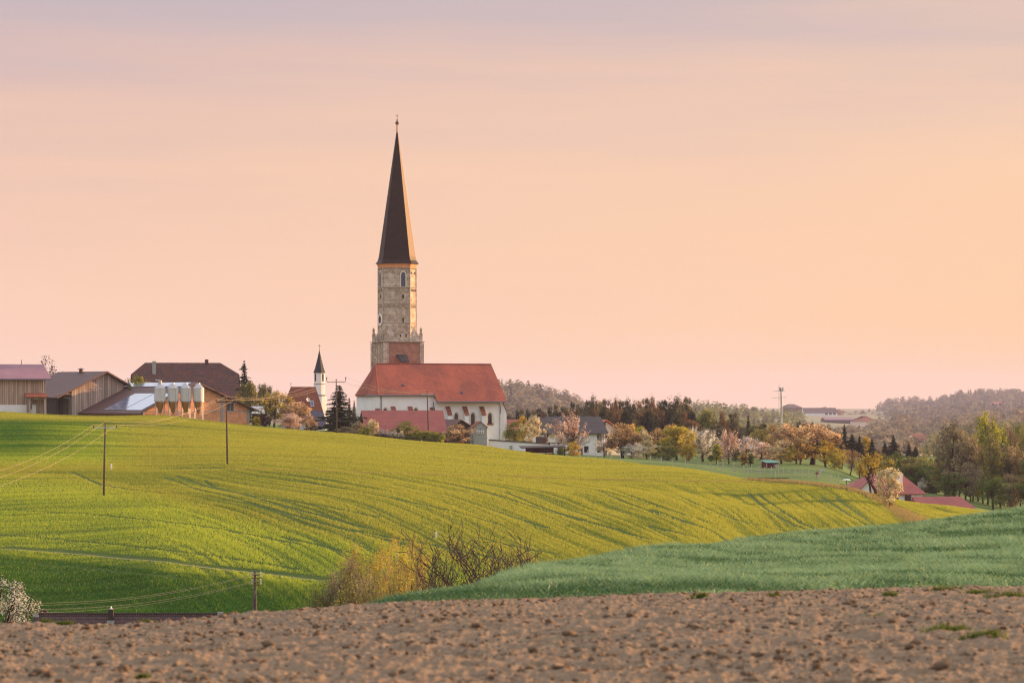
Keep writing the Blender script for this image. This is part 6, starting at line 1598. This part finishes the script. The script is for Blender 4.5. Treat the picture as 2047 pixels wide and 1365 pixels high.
# ---- far woods: masses nobody could count
def woods(name, label, spots, hgt, wid, leafm, n_leaf=240, leaf=1.9, seed=1):
    rng = np.random.default_rng(seed); C=[];Nn=[];S=[];Vv=[]
    for (px, pt, d) in spots:
        rt = min(2.3, float(far(d))/d); d = float(far(d)); x = XX(px, d); zt = d*(HZ-pt)/FPX; h = rt*hgt*rng.uniform(.8,1.2); w_ = rt*wid*rng.uniform(.7,1.3); pointy = rng.random() < .25
        tone = np.clip(rng.normal(.5,.28),0,1)
        p = rng.normal(0,1,(n_leaf,3)); p /= np.linalg.norm(p,axis=1)[:,None]; p *= (rng.random((n_leaf,1))**.35)
        wz = np.where(pointy, np.clip(.55-.5*p[:,2:3],.08,1), 1-.25*np.clip(p[:,2:3],0,1))*(1+.2*np.sin(4*np.arctan2(p[:,1:2],p[:,0:1])+d))
        q = p*np.array([[w_*.5,w_*.5,h*.5]]); q[:,:2] *= wz; c = np.array([x,d,zt-h*.5]); C.append(c+q); Nn.append(p+np.array([0,0,.3])+rng.normal(0,.16,(n_leaf,3))); S.append(rt*leaf*rng.uniform(.5,1.3,n_leaf)*(.6 if pointy else 1)); Vv.append(np.clip(tone+rng.normal(0,.06,n_leaf),0,1))
        # a stem down to the ground
        zb = float(gz(x, d)); m = 4
        for i in range(m): C.append(np.array([[x+rng.normal(0,.2), d, zt-h+(zb-zt+h)*i/m]])); Nn.append(np.array([[0,-1.,.1]])); S.append(np.array([1.4])); Vv.append(np.array([.9]))
    C=np.concatenate(C); V,F = quads_np(C, np.concatenate(Nn), np.concatenate(S), .8, rng)
    tag(link(name, fast_mesh(name, V, F, var=np.concatenate(Vv)), LM[leafm]), label, 'woods', kind='stuff')
def spots(top, d0, d1, rows, step, drop, seed, jit=3.0):
    rng = np.random.default_rng(seed); out = []; px0, px1 = top[0][0], top[-1][0]
    for r_ in range(rows):
        for px in np.arange(px0, px1, step):
            p = px+rng.normal(0,step*.4); t = interp(p, top)+drop*r_+rng.normal(0,jit)*(.6 if r_ == 0 else 1); out.append((p, t, d1+(d0-d1)*r_/max(rows-1,1)+rng.normal(0,8)))
    return out
woods('far_forest', 'hazy wooded hill rising beyond the church roof', spots([(940,768),(980,758),(1010,757),(1050,760),(1090,768),(1120,776),(1150,788),(1172,798),(1200,806)], 1150, 1420, 9, 8, 7, 31), 17, 9.5, 'farwood_hazed', 260, 1.9, 3)
woods('far_forest', 'pale hazy ridge of trees behind the pine row', spots([(1370,800),(1400,800),(1440,803),(1480,806),(1520,812),(1550,816),(1580,812),(1610,822)], 1250, 1600, 5, 9, 8.5, 33), 15, 9, 'mossy', 260, 2.0, 5)
woods('far_forest', 'rounded hazy wood on the far hill above the pale field', spots([(1766,800),(1775,794),(1800,792),(1850,793),(1880,790),(1900,784),(1930,777),(1980,775),(2020,776),(2060,778),(2140,782)], 1750, 2150, 11, 8, 4.6, 35, 2.0), 17, 12, 'farwood_hazed', 300, 2.4, 7)
woods('far_forest', 'strip of blossoming and green trees across the far slope', spots([(1745,838),(1775,832),(1800,828),(1830,834),(1850,838),(1872,832),(1900,830),(1930,822),(1960,822),(1990,816),(2020,818),(2080,815)], 1350, 1500, 3, 13, 7, 37, 3.0), 7, 9, 'palebrown', 240, 1.9, 9)
woods('far_forest', 'hazy wooded slope below the rounded far wood', spots([(1758,822),(1800,811),(1880,808),(1960,801),(2047,800),(2150,800)], 1480, 1760, 6, 9, 7, 45, 3.0), 13, 9.5, 'farwood_hazed', 220, 2.0, 17)
woods('far_forest', 'low hazy hedges and copses below the far ridge farm', spots([(1600,842),(1640,850),(1680,852),(1720,850),(1760,850),(1800,854),(1840,862),(1870,858),(1890,862)], 1120, 1330, 4, 13, 7.5, 39, 3.0), 5.5, 8, 'palebrown', 240, 1.9, 11)
woods('far_forest', 'thin line of trees along the low far horizon', spots([(1560,822),(1590,818),(1655,812),(1680,818),(1700,822),(1740,817),(1765,818)], 1900, 2100, 2, 10, 4, 41, 2.0), 10, 9, 'rust', 240, 2.0, 13)
woods('far_forest', 'hazy bushes on the right valley floor behind the tall wood', spots([(1860,862),(1900,850),(1950,845),(2000,840),(2047,838),(2120,836)], 1000, 1250, 4, 12, 8, 43, 3.0), 11, 9, 'olive', 240, 1.9, 15)
# ---------------------------------------------------------------- light, air, camera
SUN_AZ, SUN_EL = R(62), R(10)         # azimuth from +Y towards +X
sd = Vector((math.sin(SUN_AZ)*math.cos(SUN_EL), math.cos(SUN_AZ)*math.cos(SUN_EL), math.sin(SUN_EL)))
sl = bpy.data.lights.new('sun', 'SUN'); sl.energy = 5.0; sl.angle = R(.5); sl.color = (1.0,.56,.25)
so = bpy.data.objects.new('sun', sl); COL.objects.link(so); so.rotation_euler = sd.to_track_quat('Z', 'Y').to_euler(); so.location = (200, 200, 150)

w = bpy.data.worlds.new('World'); SC.world = w; w.use_nodes = True
nt = w.node_tree; nt.nodes.clear()
out = nt.nodes.new('ShaderNodeOutputWorld')
tc = N(nt, 'ShaderNodeTexCoord')
sep = N(nt, 'ShaderNodeSeparateXYZ'); nt.links.new(tc.outputs['Generated'], sep.inputs[0])
sky = nt.nodes.new('ShaderNodeTexSky'); sky.sky_type = 'NISHITA'; sky.sun_disc = False
sky.sun_elevation = SUN_EL; sky.sun_rotation = SUN_AZ; sky.altitude = 400; sky.dust_density = 2.0
bg1 = N(nt, 'ShaderNodeBackground', Strength=.056); 
# white added over the clear sky, above the frame, as fill light
sky_fill = mixc(nt, 0.62, sky.outputs[0], (14.5,14.6,15.6))
nt.links.new(sky_fill, bg1.inputs[0])
# evening glow band along the horizon
mpn = N(nt, 'ShaderNodeMapping'); mpn.inputs['Scale'].default_value = (2.2,2.2,26); nt.links.new(tc.outputs['Generated'], mpn.inputs[0])
cl = N(nt, 'ShaderNodeTexNoise', Scale=1.6, Detail=5.0, Roughness=.55); nt.links.new(mpn.outputs[0], cl.inputs['Vector'])
mpn2 = N(nt, 'ShaderNodeMapping'); mpn2.inputs['Scale'].default_value = (5,5,70); nt.links.new(tc.outputs['Generated'], mpn2.inputs[0])
cl2 = N(nt, 'ShaderNodeTexNoise', Scale=1.3, Detail=6.0, Roughness=.6); nt.links.new(mpn2.outputs[0], cl2.inputs['Vector'])
el = math_n(nt, 'ADD', sep.outputs[2], math_n(nt, 'MULTIPLY', math_n(nt, 'SUBTRACT', cl.outputs[0], .5), .085))
el = math_n(nt, 'ADD', el, math_n(nt, 'MULTIPLY', math_n(nt, 'SUBTRACT', cl2.outputs[0], .5), .02))
def s2l(r, g, b): return tuple(((c/255+.055)/1.055)**2.4 if c > 10 else c/255/12.92 for c in (r,g,b))
def ramp(stops):
    n = nt.nodes.new('ShaderNodeValToRGB'); cr = n.color_ramp
    while len(cr.elements) < len(stops): cr.elements.new(.5)
    for e, (p, c) in zip(cr.elements, stops): e.position = p; e.color = c4(s2l(*c))
    nt.links.new(math_n(nt, 'MULTIPLY', el, 5.0, clamp=True), n.inputs[0]); return n.outputs[0]
left = ramp([(0,(250,208,184)),(.18,(249,206,182)),(.36,(241,200,178)),(.55,(221,189,181)),(.72,(200,183,188)),(1,(188,178,192))])
right = ramp([(0,(254,208,176)),(.14,(254,206,164)),(.36,(251,208,174)),(.55,(238,202,180)),(.72,(212,190,186)),(1,(198,184,194))])
sx_ = math_n(nt, 'MULTIPLY_ADD', sep.outputs[0], 2.6, .5, clamp=True)
glow = mixc(nt, sx_, left, right)
bg2 = N(nt, 'ShaderNodeBackground', Strength=.535); nt.links.new(glow, bg2.inputs[0])
mr = N(nt, 'ShaderNodeMapRange'); mr.interpolation_type = 'SMOOTHSTEP'; mr.inputs['From Min'].default_value = .15; mr.inputs['From Max'].default_value = .42
nt.links.new(sep.outputs[2], mr.inputs[0])
mxs = N(nt, 'ShaderNodeMixShader'); nt.links.new(mr.outputs[0], mxs.inputs[0]); nt.links.new(bg2.outputs[0], mxs.inputs[1]); nt.links.new(bg1.outputs[0], mxs.inputs[2])
nt.links.new(mxs.outputs[0], out.inputs[0])

# evening haze: one closed box of even, thin air
if HAZE:
    hm, hnt, hout = newmat('evening_haze')
    pv = N(hnt, 'ShaderNodeVolumePrincipled'); pv.inputs['Color'].default_value = (.72,.7,.96,1); pv.inputs['Density'].default_value = HAZE
    pv.inputs['Anisotropy'].default_value = 0.0
    hnt.links.new(pv.outputs[0], hout.inputs['Volume'])
    hb = MB().box(-4200, 4200, -60, 11300, -75, 95).build('haze', hm); tag(hb, 'thin lilac evening haze lying over the valley', 'haze', kind='stuff')

cam = bpy.data.cameras.new('camera'); cam.lens = 100; cam.sensor_width = 36; cam.sensor_fit = 'HORIZONTAL'
cam.shift_y = (HZ-682.5)/2047; cam.clip_start = .5; cam.clip_end = 20000
cam.dof.use_dof = True; cam.dof.focus_distance = 640; cam.dof.aperture_fstop = 5.5
co = bpy.data.objects.new('camera', cam); co.rotation_euler = (math.pi/2, 0, 0); COL.objects.link(co); SC.camera = co

SC.view_settings.view_transform = 'Standard'; SC.view_settings.look = 'None'; SC.view_settings.exposure = 0.92; SC.view_settings.gamma = 1.0
SC.render.engine = 'CYCLES'
cy = SC.cycles
cy.max_bounces = 5; cy.diffuse_bounces = 3; cy.glossy_bounces = 2; cy.transmission_bounces = 3; cy.volume_bounces = 1; cy.transparent_max_bounces = 6
cy.use_denoising = DENOISE; SC.render.filter_size = 1.2
cy.denoising_input_passes = 'RGB_ALBEDO_NORMAL'; cy.denoising_prefilter = 'NONE'
try: cy.denoiser = 'OPENIMAGEDENOISE'
except Exception: pass
cy.pixel_filter_type = 'BLACKMAN_HARRIS'; cy.filter_width = 1.2; cy.sample_clamp_indirect = 4.0
SC.render.film_transparent = False
